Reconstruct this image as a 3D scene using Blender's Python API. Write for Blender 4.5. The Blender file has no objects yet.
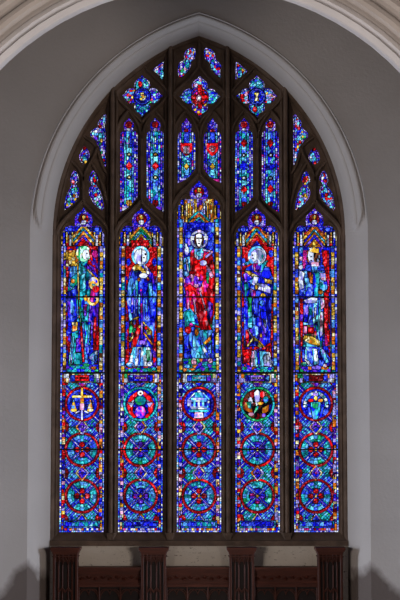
import bpy, math, random
import numpy as np
random.seed(7); rng = np.random.default_rng(11)
C = bpy.context.scene.collection
# ------------------------------------------------------------------ camera
F = 1600.0; D = 20.0; ZC = 4.2; CX = 0.0125
TH = math.atan(140.0 / F); CT, ST = math.cos(TH), math.sin(TH)
S = 20.0 / (F * CT + 140 * ST)
def un(px, py, y=0.0):
    "photo pixel -> point (X, Z) on the vertical plane at depth y"
    t = (y + D) / (F * CT - (300 - py) * ST)
    return (CX + t * (px - 200), ZC + t * (F * ST + (300 - py) * CT))
def zz(py, y=0.0): return un(200, py, y)[1]
def pj(X, Z, y=0.0):
    d = (D + y) * CT + (Z - ZC) * ST
    return 200 + F * (X - CX) / d, 300 - F * (-(D + y) * ST + (Z - ZC) * CT) / d
cam = bpy.data.cameras.new('camera'); co = bpy.data.objects.new('camera', cam); C.objects.link(co)
co.location = (CX, -D, ZC); co.rotation_euler = (math.pi / 2 + TH, 0, 0)
cam.sensor_fit = 'HORIZONTAL'; cam.sensor_width = 36; cam.lens = 36 * F / 400; cam.clip_end = 200
bpy.context.scene.camera = co
vs = bpy.context.scene.view_settings
vs.view_transform = 'Standard'; vs.look = 'None'; vs.gamma = 1; vs.exposure = 0; vs.use_curve_mapping = False

# ------------------------------------------------------------------ materials
def lin(c):
    return tuple(((v / 255) / 12.92 if v / 255 <= .04045 else ((v / 255 + .055) / 1.055) ** 2.4) for v in c)
def mat(name, rgb, rough=.8, var=.15, scale=6.0, bump=.0, bscale=40, detail=6, c2=None, stretch=(1, 1, 1), spec=.3):
    m = bpy.data.materials.new(name); m.use_nodes = True; nt = m.node_tree; N = nt.nodes; L = nt.links
    b = N['Principled BSDF']; b.inputs['Roughness'].default_value = rough
    b.inputs['Specular IOR Level'].default_value = spec
    tc = N.new('ShaderNodeTexCoord'); mp = N.new('ShaderNodeMapping'); mp.inputs['Scale'].default_value = stretch
    L.new(tc.outputs['Object'], mp.inputs['Vector'])
    n = N.new('ShaderNodeTexNoise'); n.inputs['Scale'].default_value = scale; n.inputs['Detail'].default_value = detail
    L.new(mp.outputs[0], n.inputs['Vector'])
    r = N.new('ShaderNodeValToRGB'); r.color_ramp.elements[0].position = .3; r.color_ramp.elements[1].position = .7
    a = lin(rgb); c2 = lin(c2) if c2 else tuple(v * (1 - var) for v in a)
    r.color_ramp.elements[0].color = (*c2, 1); r.color_ramp.elements[1].color = (*[v * (1 + var * .5) for v in a], 1)
    L.new(n.outputs[0], r.inputs[0]); L.new(r.outputs[0], b.inputs['Base Color'])
    if bump:
        n2 = N.new('ShaderNodeTexNoise'); n2.inputs['Scale'].default_value = bscale; n2.inputs['Detail'].default_value = 5
        L.new(mp.outputs[0], n2.inputs['Vector'])
        bp = N.new('ShaderNodeBump'); bp.inputs['Strength'].default_value = bump; bp.inputs['Distance'].default_value = .01
        L.new(n2.outputs[0], bp.inputs['Height']); L.new(bp.outputs[0], b.inputs['Normal'])
    m['ramp'] = r.name
    return m
PLASTER = (174, 168, 165)
M = {}
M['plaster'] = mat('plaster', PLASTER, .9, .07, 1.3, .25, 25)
M['trim'] = mat('pale_carved_stone', (182, 170, 162), .8, .08, 3, .2, 40)
M['arch'] = mat('pale_arch_stone', (214, 212, 214), .75, .08, 2.5, .15, 30)
M['arch_tan'] = mat('tan_arch_stone', (190, 184, 181), .8, .10, 2.5, .15, 30)
M['stone'] = mat('brown_window_stone', (98, 80, 68), .85, .4, 7, .5, 60)
M['cream'] = mat('cream_limewash', (205, 196, 184), .9, .10, 4, .3, 40)
M['wood'] = mat('dark_oak', (70, 30, 17), .55, .35, 5, .15, 30, stretch=(9, 9, 1), spec=.3)
M['wood_h'] = mat('dark_oak_rail', (76, 32, 18), .55, .35, 5, .15, 30, stretch=(1, 9, 9), spec=.3)
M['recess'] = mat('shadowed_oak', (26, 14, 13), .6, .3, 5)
M['lead'] = mat('lead', (20, 19, 22), .6, .2, 30)
M['iron'] = mat('iron_bar', (16, 15, 18), .6, .2, 30)
M['nave'] = mat('warm_nave_stone', (142, 122, 104), .9, .12, 2)
M['floor'] = mat('floor_stone', (120, 108, 98), .7, .2, 3)
M['ceil'] = mat('timber_ceiling', (84, 66, 52), .9, .1, 2)

def mark_mix(m, fn):
    "mixes marks into the base colour: worn dark flakes, brown tint at the corners"
    nt = m.node_tree; N = nt.nodes; L = nt.links; b = N['Principled BSDF']
    src = b.inputs['Base Color'].links[0].from_socket
    fac, col = fn(N, L)
    mx = N.new('ShaderNodeMix'); mx.data_type = 'RGBA'
    L.new(fac, mx.inputs[0]); L.new(src, mx.inputs[6]); mx.inputs[7].default_value = (*lin(col), 1)
    L.new(mx.outputs[2], b.inputs['Base Color'])
def math_(N, L, op, a, b=None, c=None, clamp=False):
    n = N.new('ShaderNodeMath'); n.operation = op; n.use_clamp = clamp
    for i, v in enumerate((a, b, c)):
        if v is None: continue
        if isinstance(v, (int, float)): n.inputs[i].default_value = v
        else: L.new(v, n.inputs[i])
    return n.outputs[0]
def flakes(N, L):
    tc = N.new('ShaderNodeTexCoord'); n = N.new('ShaderNodeTexNoise'); n.inputs['Scale'].default_value = 17
    n.inputs['Detail'].default_value = 7; n.inputs['Roughness'].default_value = .7
    mp = N.new('ShaderNodeMapping'); mp.inputs['Scale'].default_value = (1, 1, 2.2)
    L.new(tc.outputs['Object'], mp.inputs[0]); L.new(mp.outputs[0], n.inputs['Vector'])
    return math_(N, L, 'MULTIPLY_ADD', n.outputs[0], 10, -5.9, clamp=True), (104, 92, 82)
mark_mix(M['cream'], flakes)
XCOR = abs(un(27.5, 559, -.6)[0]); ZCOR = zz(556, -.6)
def corner_brown(N, L):
    "brown tint peaking at the lower corners of the recess, wider downwards"
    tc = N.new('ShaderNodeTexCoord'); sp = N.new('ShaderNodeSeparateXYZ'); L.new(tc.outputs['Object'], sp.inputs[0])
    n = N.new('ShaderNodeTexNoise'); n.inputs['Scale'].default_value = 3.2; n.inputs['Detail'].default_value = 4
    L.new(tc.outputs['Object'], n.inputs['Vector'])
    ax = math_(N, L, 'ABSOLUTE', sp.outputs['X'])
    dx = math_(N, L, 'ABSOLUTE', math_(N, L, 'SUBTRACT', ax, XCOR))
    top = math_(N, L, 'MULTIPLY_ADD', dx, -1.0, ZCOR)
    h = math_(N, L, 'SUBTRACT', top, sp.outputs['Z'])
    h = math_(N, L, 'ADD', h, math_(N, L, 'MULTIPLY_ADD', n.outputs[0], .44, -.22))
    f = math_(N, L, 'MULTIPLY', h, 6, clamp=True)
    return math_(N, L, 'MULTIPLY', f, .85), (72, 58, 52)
mark_mix(M['plaster'], corner_brown)  # plaster colour turns brown below a peak at each recess corner

def glass_mat():
    m = bpy.data.materials.new('stained_glass'); m.use_nodes = True; nt = m.node_tree; N = nt.nodes; L = nt.links
    N.remove(N['Principled BSDF']); out = N['Material Output']
    at = N.new('ShaderNodeAttribute'); at.attribute_name = 'glass_colour'
    tc = N.new('ShaderNodeTexCoord'); n = N.new('ShaderNodeTexNoise'); n.inputs['Scale'].default_value = 45; n.inputs['Detail'].default_value = 3
    L.new(tc.outputs['Object'], n.inputs['Vector'])
    r = N.new('ShaderNodeMapRange'); r.inputs[1].default_value = .3; r.inputs[2].default_value = .7
    r.inputs[3].default_value = .72; r.inputs[4].default_value = 1.2; L.new(n.outputs[0], r.inputs[0])
    mx = N.new('ShaderNodeVectorMath'); mx.operation = 'SCALE'
    L.new(at.outputs['Color'], mx.inputs[0]); L.new(r.outputs[0], mx.inputs['Scale'])
    t = N.new('ShaderNodeBsdfTransparent'); L.new(mx.outputs[0], t.inputs[0])
    g = N.new('ShaderNodeBsdfGlossy'); g.inputs['Roughness'].default_value = .15; g.inputs['Color'].default_value = (.9, .9, .9, 1)
    ms = N.new('ShaderNodeMixShader'); ms.inputs[0].default_value = .02
    L.new(t.outputs[0], ms.inputs[1]); L.new(g.outputs[0], ms.inputs[2]); L.new(ms.outputs[0], out.inputs[0])
    return m
M['glass'] = glass_mat()

# ------------------------------------------------------------------ object helpers
def obj(name, me, m=None, parent=None):
    o = bpy.data.objects.new(name, me); C.objects.link(o)
    if m: me.materials.append(m)
    if parent: o.parent = parent
    return o
def thing(name, label, cat, group=None, loc=None):
    o = bpy.data.objects.new(name, None); C.objects.link(o); o.empty_display_size = .1
    o['label'] = label; o['category'] = cat
    if group: o['group'] = group
    return o
def struct(o): o['kind'] = 'structure'; return o
class MB:
    def __init__(s): s.v = []; s.f = []
    def add(s, vs, fs):
        n = len(s.v); s.v += [tuple(v) for v in vs]; s.f += [tuple(i + n for i in f) for f in fs]
    def box(s, x0, x1, y0, y1, z0, z1, ch=0):
        if ch:   # chamfered vertical/front edges
            ring = [(x0 + ch, y0), (x1 - ch, y0), (x1, y0 + ch), (x1, y1), (x0, y1), (x0, y0 + ch)]
            v = [(x, y, z0) for x, y in ring] + [(x, y, z1) for x, y in ring]; n = 6
            s.add(v, [tuple(range(n))[::-1], tuple(range(n, 2 * n))] + [(i, (i + 1) % n, (i + 1) % n + n, i + n) for i in range(n)]); return
        v = [(x, y, z) for z in (z0, z1) for x, y in ((x0, y0), (x1, y0), (x1, y1), (x0, y1))]
        s.add(v, [(3, 2, 1, 0), (4, 5, 6, 7), (0, 1, 5, 4), (1, 2, 6, 5), (2, 3, 7, 6), (3, 0, 4, 7)])
    def sweep(s, path, prof, closed=False, caps=True):
        """path: (X,Z) points; prof: (offset to the left of travel, y) ring points; closes the profile ring"""
        P = np.array(path, float); n = len(P); rows = []
        for i in range(n):
            a = P[(i - 1) % n] if (closed or i > 0) else P[i]; b = P[(i + 1) % n] if (closed or i < n - 1) else P[i]
            t1 = P[i] - a; t2 = b - P[i]
            l1, l2 = np.hypot(*t1), np.hypot(*t2)
            t1 = t1 / l1 if l1 > 1e-9 else t2 / l2; t2 = t2 / l2 if l2 > 1e-9 else t1
            t = t1 + t2; t /= max(np.hypot(*t), 1e-6); nn = np.array((-t[1], t[0])); k = 1 / max(.45, float(np.dot(t, t1)))
            rows.append([(P[i][0] + nn[0] * o * k, y, P[i][1] + nn[1] * o * k) for o, y in prof])
        m = len(prof); v = [q for r in rows for q in r]; f = []
        for i in range(n if closed else n - 1):
            j = (i + 1) % n
            for k in range(m):
                l = (k + 1) % m; f.append((i * m + k, i * m + l, j * m + l, j * m + k))
        if caps and not closed:
            f += [tuple(range(m))[::-1], tuple((n - 1) * m + k for k in range(m))]
        s.add(v, f)
    def loft(s, rings):
        n = len(rings[0]); v = [q for r in rings for q in r]
        s.add(v, [(i * n + k, i * n + k + 1, (i + 1) * n + k + 1, (i + 1) * n + k) for i in range(len(rings) - 1) for k in range(n - 1)])
    def build(s, name, m, parent=None, smooth=False):
        me = bpy.data.meshes.new(name); me.from_pydata(s.v, [], s.f); me.validate(); me.update()
        if smooth: me.shade_smooth()
        return obj(name, me, m, parent)
def plate(name, outer, holes, y0, y1, m, parent=None, bevel=0):
    "flat plate with shaped holes between depths y0 (front) and y1 (back)"
    cu = bpy.data.curves.new(name, 'CURVE'); cu.dimensions = '2D'; cu.fill_mode = 'BOTH'
    cu.extrude = abs(y1 - y0) / 2 - bevel; cu.bevel_depth = bevel; cu.bevel_resolution = 0
    if bevel: cu.offset = -bevel
    for pts in [outer] + holes:
        sp = cu.splines.new('POLY'); sp.points.add(len(pts) - 1); sp.use_cyclic_u = True
        for p, q in zip(sp.points, pts): p.co = (q[0], q[1], 0, 1)
    t = bpy.data.objects.new('tmp', cu); C.objects.link(t)
    dg = bpy.context.evaluated_depsgraph_get(); me = bpy.data.meshes.new_from_object(t.evaluated_get(dg))
    bpy.data.objects.remove(t)
    yc = (y0 + y1) / 2
    co_ = np.empty(len(me.vertices) * 3, np.float32); me.vertices.foreach_get('co', co_); co_ = co_.reshape(-1, 3)
    co_ = np.stack([co_[:, 0], yc - co_[:, 2], co_[:, 1]], 1); me.vertices.foreach_set('co', co_.ravel()); me.name = name; me.update()
    me.materials.clear()
    return obj(name, me, m, parent)

# ------------------------------------------------------------------ arch outlines
AX = 199.0
def arch_half(R, n=28, y=0.0, cxo=62.5, cy=235):
    "left arc of the pointed arch in photo pixels, from spring to apex, centre AX+cxo"
    a1 = math.acos(cxo / R); pts = []
    for i in range(n + 1):
        a = math.pi - (math.pi - (math.pi - a1)) * 0 - (i / n) * (math.pi / 2 + (math.pi / 2 - a1)) if False else math.pi - (i / n) * (math.pi - (math.pi - a1))
        pts.append((AX + cxo + R * math.cos(a), cy - R * math.sin(a)))
    return pts
def arch_world(R, y, n=28):
    h = [un(px, py, y) for px, py in arch_half(R, n)]
    x0 = h[0][0]
    h[-1] = (0.0, h[-1][1])
    return h
def outline(R, y, zb, n=28):
    "closed outline: bottom-left, up the jamb, over the arch, down"
    h = arch_world(R, y, n)
    L_ = [(h[0][0], zb)] + h; Rr = [(-x, z) for x, z in h[:-1][::-1]] + [(-h[0][0], zb)]
    return L_ + Rr
ZB = zz(546, -.14)

# ------------------------------------------------------------------ glass shapes (photo pixels)
LC = [-116.8, -58.4, 0, 58.4, 116.8]
def hole_uv(uv, uc): return [((u + uc) * S, zz(py)) for u, py in uv]
def mirror(h): return h + [(-u, p) for u, p in h[::-1] if abs(u) > 1e-6]
def smooth(pts, it=1):
    for _ in range(it):
        q = []
        for i in range(len(pts)):
            a, b = np.array(pts[i]), np.array(pts[(i + 1) % len(pts)]); q += [tuple(.75 * a + .25 * b), tuple(.25 * a + .75 * b)]
        pts = q
    return pts
def lancet_uv(dy=0):
    h = [(-22, 532), (-22, 238 + dy), (-21.6, 233 + dy), (-20, 229 + dy), (-17, 226.8 + dy), (-13.5, 225.8 + dy), (-10, 226.6 + dy), (-8.3, 226.2 + dy),
         (-9.1, 222.5 + dy), (-9, 218.5 + dy), (-7.4, 215 + dy), (-4, 212.2 + dy), (-1.6, 210.4 + dy), (0, 208 + dy)]
    return mirror(h)
lights = []     # name, hole (world), kind, extra
for i, uc in enumerate(LC): lights.append(dict(kind='lancet', idx=i, hole=hole_uv(lancet_uv(-27 if i == 2 else 0), uc), uc=uc))
def upper_uv(w=8.8, top=118, sh=131, bo=213, bi=197, side=1):
    "tall upper light; side=+1: outer (low) corner on the left"
    h = [(-w, bo), (-w, sh + 6), (-w + .8, sh + 2), (-w + 3, sh), (-w + 4.6, sh + .5), (-5.3, sh - 4), (-4.6, sh - 8), (-2, sh - 10.5), (0, top),
         (2, sh - 10.5), (4.6, sh - 8), (5.3, sh - 4), (w - 4.6, sh + .5), (w - 3, sh), (w - .8, sh + 2), (w, sh + 6), (w, bi), (w - 2, bi + 3.2), (w - 6, bi + 8), (w - 11, bi + 12)]
    return [(u * side, p) for u, p in h]
UP = [(129, 118, 131, 213, 197, 1, 0), (155.4, 118, 131, 213, 197, -1, 0), (186.5, 118.5, 132, 183.5, 169, 1, 1), (212.5, 118.5, 132, 183.5, 169, -1, 1),
      (244, 118, 131, 213, 197, 1, 2), (270.4, 118, 131, 213, 197, -1, 2)]
for k, (cx, top, sh, bo, bi, side, bay) in enumerate(UP):
    lights.append(dict(kind='upper', idx=k, hole=[un(cx + u * .985, p) for u, p in upper_uv(8.8, top, sh, bo, bi, side)], c=(cx, (top + bo) / 2)))
def quatre(cx, cy, rx=20, ry=20.5):
    pts = []
    for k in range(4):
        a0 = k * math.pi / 2
        lobe = [(5.6, -5.6), (7.8, -7.4), (11, -8), (14, -7.2), (16.4, -5), (17.8, -2.6), (20.8, 0), (17.8, 2.6), (16.4, 5), (14, 7.2), (11, 8), (7.8, 7.4)]
        for x, y in lobe: pts.append((cx + (x * math.cos(a0) - y * math.sin(a0)) * rx / 20.2, cy + (x * math.sin(a0) + y * math.cos(a0)) * ry / 20.2))
    return pts
for k, (cx, cy) in enumerate(((142.2, 96.5), (199.8, 97), (256.8, 96.7))):
    lights.append(dict(kind='quatre', idx=k, hole=[un(*p) for p in quatre(cx, cy)], c=(cx, cy)))
SM = {
 'tri0': [(152, 70.5), (163.5, 61.5), (164.8, 63), (164.8, 80), (163.5, 81)],
 'tri1': [(236, 61), (237.5, 62), (247, 71.5), (246.5, 73), (237, 80.5), (235.5, 79.5)],
 'top0': [(192, 47.6), (195, 48.6), (195.6, 55), (194, 61), (190.5, 63.5), (190.5, 68.5), (185, 76), (178.3, 80), (178, 66), (180, 62), (184.5, 60.5), (184, 54.5), (187, 49.5)],
 'top1': [(206.5, 47.8), (212, 50), (215, 54.5), (215.5, 60), (219, 62.5), (221.6, 67), (221.6, 79.5), (215.5, 75.5), (210.5, 69), (209.7, 64), (205.5, 60.5), (204, 55), (204.4, 49)],
 'tall0': [(105, 113.5), (107, 117), (105.5, 124), (104.5, 127.5), (106, 134), (106.2, 167), (104.6, 167), (100, 156), (97, 142), (94, 139.5), (90.6, 136), (90.6, 131.5), (95, 128.6), (98.5, 127.5), (97.8, 122.5), (101.5, 118.5)],
 'tall1': [(294.5, 113.5), (298, 118), (301.5, 122), (300.6, 127), (303.5, 129.3), (308, 133), (308, 138), (303, 141), (301.5, 150), (298, 160), (294.6, 167.5), (293.2, 167), (293, 134), (293.8, 124), (292.6, 118)],
 'drop0': [(84.8, 145), (88, 150.5), (90.3, 156), (88, 162), (84.6, 165), (81, 162.5), (78.8, 157), (81.5, 150.5)],
 'drop1': [(314, 147), (317.5, 151.5), (320, 157.5), (318, 163), (314, 165.3), (310, 163), (308, 157.5), (310.5, 151.5)],
 'mou0': [(74.6, 169.5), (78.4, 176), (79.2, 181.5), (76, 185), (79, 189), (79.6, 196), (75, 204), (68.5, 208.5), (64.2, 211), (65, 201), (68.5, 190.5), (72.3, 185.2), (70, 181.5), (71, 176)],
 'mou1': [(93.4, 169.5), (97.3, 176), (98.4, 181.5), (95.6, 185.4), (100, 190), (103, 200), (104.6, 211.5), (97, 207.5), (91, 199.5), (88.6, 192), (89.8, 187.5), (92.3, 185.4), (88.6, 181), (90, 175.5)],
 'mou2': [(305.7, 170.5), (309.5, 177), (310.3, 182), (307, 185.8), (310.4, 190.5), (309.6, 197), (303, 206.5), (295, 212), (295.5, 203), (299, 190.5), (303.5, 185.6), (301.2, 182), (302.2, 176)],
 'mou3': [(323.8, 169.8), (327.3, 176), (328.3, 181.5), (325.6, 185), (330.5, 190), (334, 198), (335.3, 211.5), (328, 208), (321.5, 200), (319, 192.5), (320.3, 187.5), (322.5, 185.2), (319, 181.5), (320, 175.5)]}
for k, p in SM.items(): lights.append(dict(kind='small', idx=k, hole=[un(*q) for q in (p if k[:3] == 'tri' else smooth(p))], c=tuple(np.mean(p, 0))))

# ------------------------------------------------------------------ glass palettes
K = dict(royal=(18, 26, 232), navy=(12, 12, 120), cobalt=(48, 76, 240), sky=(84, 158, 250), cyan=(104, 214, 250), teal=(16, 138, 158), aqua=(40, 178, 190),
         green=(26, 150, 84), mint=(140, 230, 180), ruby=(222, 16, 22), wine=(128, 8, 18), purple=(92, 34, 205), violet=(132, 96, 240), magenta=(200, 30, 140),
         gold=(236, 182, 56), amber=(214, 112, 26), white=(222, 230, 255), lilac=(160, 152, 240), pink=(245, 168, 206), brown=(96, 50, 30), black=(12, 10, 18), olive=(120, 120, 40), grey=(120, 130, 170), cream=(240, 222, 160))
KL = {k: np.array(lin(v)) for k, v in K.items()}
PAL = dict(
 thin='royal*3 purple*2 teal lilac', cool='sky*3 teal*2 lilac*3 cobalt*2', cream='cream*2 gold white', quarry='teal*5 aqua*3 sky*4 cyan*2 cobalt*3 royal', mixed='cyan*2 sky*3 lilac*3 purple*3 ruby*2 gold green*1 royal*3 white pink', goldmix='gold*3 amber*3 brown*3 lilac*2 wine purple cream',
 border='royal*3 lilac*3 white*2 gold*2 amber ruby purple*2 sky navy*2',
 borderlow='royal*2 navy amber*3 lilac*3 ruby*2 gold purple*2 cream pink wine',
 fillet='lilac*3 white*1 cobalt*3 royal*3 violet',
 pil='gold*4 cream*2 amber*2 lilac*3 sky*2 teal*2 white*2 royal', goldcol='gold*5 cream*2 amber*3 brown',
 ground='royal*3 navy*2 purple*2 cobalt', red='ruby*6 wine*2', redblue='ruby*3 wine royal*2 purple', bluebg='royal*4 cobalt*3 navy*1 sky purple',
 bluerobe='royal*5 cobalt*4 navy*2 purple*1 sky', skyrobe='sky*4 cobalt*3 teal*2 cyan*2 royal', tealrobe='teal*3 aqua*3 sky*2 royal*2', whiterobe='white*3 cyan*3 lilac*2 sky*3 cobalt',
 redrobe='ruby*8 wine*3 magenta', purprobe='purple*4 violet*2 royal*2 magenta', green='green*3 teal*2 mint', white='white*4 lilac*2 grey', face='white*4 lilac', dusk='wine*2 green*2 purple*2 brown*2 navy*2 olive', hair='brown*2 black*2 grey', hood='grey*4 teal brown*1', mint='mint*4 green white cream',
 halo='cyan*3 sky*2 white*2', gold='gold*4 cream*2 amber', pinkw='pink*3 white lilac', magenta='magenta*3 pink purple', orange='amber*3 gold ruby', dark='black*3 wine brown navy',
 outl='lilac*4 royal*4 violet*2 white purple', skyq='sky*4 cobalt*4 cyan aqua royal', tealq='teal*4 aqua*3 sky*2 green', mixq='aqua sky*3 teal*2 cobalt*4 royal', brownish='brown*2 navy amber', royals='royal*4 cobalt', lil='lilac*3 violet*2 sky', lattice='teal*4 aqua*2 sky*2 cobalt*3 royal*4 navy*2', strap='royal*3 cobalt*3 violet', ringred='ruby*1 wine*4', ringteal='teal*4 green*2 aqua', rim='sky*4 aqua*2 teal*3 cyan*1 cobalt*4', rimT='aqua*4 teal*3 cyan*2 sky*2 green',
 diamond='purple*2 royal*3 violet', outline='amber lilac*3 cream pink', petal='ruby*5 wine', petalp='purple*3 magenta royal', bluedeep='royal*4 navy*2 cobalt',
 band='sky*2 cobalt*4 royal*3 teal*2', beads='amber*2 lilac*3 white*2 royal*2 ruby gold magenta', whiteline='white*2 lilac*3 sky*2 cobalt*3 royal*2', inscr='cream lilac*2 green amber white brown', 
 lobe='royal*4 purple*3 violet lilac', upb='lilac*2 royal*5 purple*4 violet*2 navy*2 magenta white', upm='cyan*3 sky*3 cobalt*3 teal*2 royal*2 aqua*2', foot='teal*3 green*2 royal*2 purple aqua amber', black='black')
PAL = {k: np.array([KL[w.split('*')[0]] for w in v.split() for _ in range(int(w.split('*')[1]) if '*' in w else 1)]) for k, v in PAL.items()}

def h2(ix, iy, seed):
    x = (ix.astype(np.int64) * 374761393 + iy.astype(np.int64) * 668265263 + seed * 2147483647 + 982451653) & 0xffffffff
    x = ((x ^ (x >> 13)) * 1274126177) & 0xffffffff; x = ((x ^ (x >> 16)) * 2246822519) & 0xffffffff
    return (x ^ (x >> 15)) & 0xffffffff
def u01(h, k=0): return ((h * (2654435761 + 2 * k) + k * 97531) & 0xffffff) / float(0x1000000)
def voronoi(px, py, sx, sy, seed, jit=.8):
    gx, gy = px / sx, py / sy; ix, iy = np.floor(gx), np.floor(gy)
    best = np.full(px.shape, 1e9); bid = np.zeros(px.shape, np.int64)
    for dx in (-1, 0, 1):
        for dy in (-1, 0, 1):
            h = h2(ix + dx, iy + dy, seed)
            d = (ix + dx + .5 + jit * (u01(h, 1) - .5) - gx) ** 2 + (iy + dy + .5 + jit * (u01(h, 5) - .5) - gy) ** 2
            m = d < best; best[m] = d[m]; bid[m] = h[m]
    return bid
def vnoise(px, py, s, seed):
    gx, gy = px / s, py / s; ix, iy = np.floor(gx), np.floor(gy); fx, fy = gx - ix, gy - iy
    fx = fx * fx * (3 - 2 * fx); fy = fy * fy * (3 - 2 * fy)
    a = [u01(h2(ix + i, iy + j, seed), 2) for j in (0, 1) for i in (0, 1)]
    return (a[0] * (1 - fx) + a[1] * fx) * (1 - fy) + (a[2] * (1 - fx) + a[3] * fx) * fy
def inpoly(px, py, pts):
    r = np.zeros(px.shape, bool); n = len(pts)
    for i in range(n):
        x1, y1 = pts[i]; x2, y2 = pts[(i + 1) % n]
        if y1 == y2: continue
        c = ((y1 > py) != (y2 > py)) & (px < (x2 - x1) * (py - y1) / (y2 - y1) + x1); r ^= c
    return r

class Glass:
    "one leaded light: a mosaic of small pieces, cut from a fine raster in the window plane"
    CELL = .4; axis = None
    def __init__(s, hole, seed):
        H = np.array(hole); c = s.CELL * S; s.c = c; s.seed = seed
        x0, z0 = H.min(0) - 3 * c; x1, z1 = H.max(0) + 3 * c
        s.nx = int((x1 - x0) / c) + 1; s.nz = int((z1 - z0) / c) + 1; s.x0, s.z0 = x0, z0
        gx, gz = np.meshgrid(np.arange(s.nx), np.arange(s.nz)); s.X = x0 + (gx + .5) * c; s.Z = z0 + (gz + .5) * c
        m = inpoly(s.X, s.Z, hole)
        for _ in range(2):
            d = m.copy(); d[1:] |= m[:-1]; d[:-1] |= m[1:]; d[:, 1:] |= m[:, :-1]; d[:, :-1] |= m[:, 1:]; m = d
        s.mask = m; s.px, s.py = pj(s.X, s.Z)
        s.sid = np.zeros(s.px.shape, int); s.pid = np.zeros(s.px.shape, np.int64); s.col = np.zeros(s.px.shape + (3,)); s.part = np.zeros(s.px.shape, int)
        s.thick = np.zeros(s.px.shape, bool); s.soft = np.zeros(s.px.shape, bool); s.calm = np.zeros(s.px.shape, bool); s.parts = []; s.n = 0
    def paint(s, m, pal, part, sz=(3, 3), b=1.0, thick=False, vid=None, var=.45, jit=.8):
        if part == 'border' and s.axis is not None:
            for q, mm in ((0, s.X < s.axis), (1, s.X >= s.axis)): s.paint(m & mm, pal, 'border#%d' % q, sz, b, thick, vid, var, jit)
            return
        if part == 'lattice':
            zn = (s.py > 404).astype(int) + (s.py > 449.6) + (s.py > 496)
            for q in range(4):
                if (m & (zn == q)).any(): s.paint(m & (zn == q), pal, 'lattice#%d' % q, sz, b, thick, vid, var, jit)
            return
        s.n += 1
        if not m.any(): return
        if part not in s.parts: s.parts.append(part)
        x, y = s.px[m], s.py[m]
        fig = part.startswith('figure') or part == 'medallion/emblem'
        if part == 'figure': sz = (sz[0] * 1.25, sz[1] * 1.5)
        if fig: var = .28
        v = voronoi(x, y, sz[0], sz[1], s.seed * 131 + s.n, jit) if vid is None else h2(vid[m], vid[m] * 0 + s.n, s.seed)
        P = PAL[pal]; k = (u01(v, 9) * len(P)).astype(int) % len(P)
        br = b * (1 - var + 1.5 * var * u01(v, 13))
        s.col[m] = P[k] * br[:, None]; s.sid[m] = s.n; s.pid[m] = v; s.part[m] = s.parts.index(part); s.thick[m] = thick or fig; s.soft[m] = fig; s.calm[m] = part.split('/')[-1] in ('head', 'hand', 'halo', 'crown', 'emblem', 'shield')
    # shapes
    def poly(s, pts): return inpoly(s.px, s.py, pts)
    def ell(s, cx, cy, rx, ry=None): ry = ry or rx; return ((s.px - cx) / rx) ** 2 + ((s.py - cy) / ry) ** 2 < 1
    def ring(s, cx, cy, r0, r1): return s.ell(cx, cy, r1) & ~s.ell(cx, cy, r0)
    def rect(s, x0, x1, y0, y1): return (s.px >= x0) & (s.px < x1) & (s.py >= y0) & (s.py < y1)
    def line(s, a, b, w):
        a, b = np.array(a, float), np.array(b, float); d = b - a; L = d @ d
        t = np.clip(((s.px - a[0]) * d[0] + (s.py - a[1]) * d[1]) / L, 0, 1)
        return np.hypot(s.px - a[0] - t * d[0], s.py - a[1] - t * d[1]) < w
    def sector_id(s, cx, cy, n, r=None, rot=0):
        a = np.floor((np.arctan2(s.py - cy, s.px - cx) / (2 * math.pi) + rot) * n).astype(int) % n
        if r is not None: a = a + 50 * (np.hypot(s.px - cx, s.py - cy) / r).astype(int)
        return a
    def inset(s, px):
        m = s.mask.copy()
        for _ in range(2 + int(px / s.CELL)):
            d = m.copy(); d[1:] &= m[:-1]; d[:-1] &= m[1:]; d[:, 1:] &= m[:, :-1]; d[:, :-1] &= m[:, 1:]; m = d
        return m
    def finish(s, root, bright=1.0):
        key = s.sid.astype(np.int64) * 7919 + np.where(s.soft, 0, s.pid)
        lead = np.zeros(s.mask.shape, bool)
        lead[:, :-1] |= key[:, :-1] != key[:, 1:]; lead[:-1] |= key[:-1] != key[1:]
        e = np.zeros_like(lead); th = s.thick
        e[:, 1:] |= (s.sid[:, :-1] != s.sid[:, 1:]); e[1:] |= (s.sid[:-1] != s.sid[1:]) & (th[:-1] | th[1:])
        lead |= e & ~s.calm; lead &= s.mask
        # glass streaks, painted shading on the pieces
        n1 = vnoise(s.px, s.py, 1.3, s.seed + 5); n2 = vnoise(s.px, s.py, .7, s.seed + 9); n3 = vnoise(s.px, s.py, 6, s.seed + 3)
        f = (.22 + 1.45 * n1) * (.42 + 1.2 * n2) * (.8 + .4 * n3)
        wob = 1.5 * vnoise(s.px, s.py, 7, s.seed + 31)
        st = vnoise(s.px + wob * 2, s.py * .22, 1.25, s.seed + 21); st2 = vnoise(s.px, s.py, 2.2, s.seed + 23)
        fs = (.14 + 1.65 * st) * (.45 + 1.1 * st2); fs = np.where(s.calm, .55 + .55 * fs, fs)
        fl = vnoise(s.px + wob * 2.5, s.py * .38, 2.6, s.seed + 41); fl2 = vnoise(s.px - wob * 3, s.py * .8, 3.4, s.seed + 43)
        fold = (np.abs(fl - .5) < .07) | (np.abs(fl2 - .42) < .04)
        fs = np.where(fold & ~s.calm, fs * .22, fs * 1.12)
        f = np.where(s.soft, fs, f)
        col = s.col * (f * bright)[..., None]
        hi = np.where(s.soft, np.clip((st * st2 - .42) * 1.6, 0, .5), np.clip((n1 * n2 - .46) * 2.4, 0, .6))[..., None]; col = col + hi * s.col.max(-1, keepdims=True) * np.array([.65, .8, 1.])
        col = np.clip(col, 0.0015, 1.0)
        c = s.c
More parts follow.
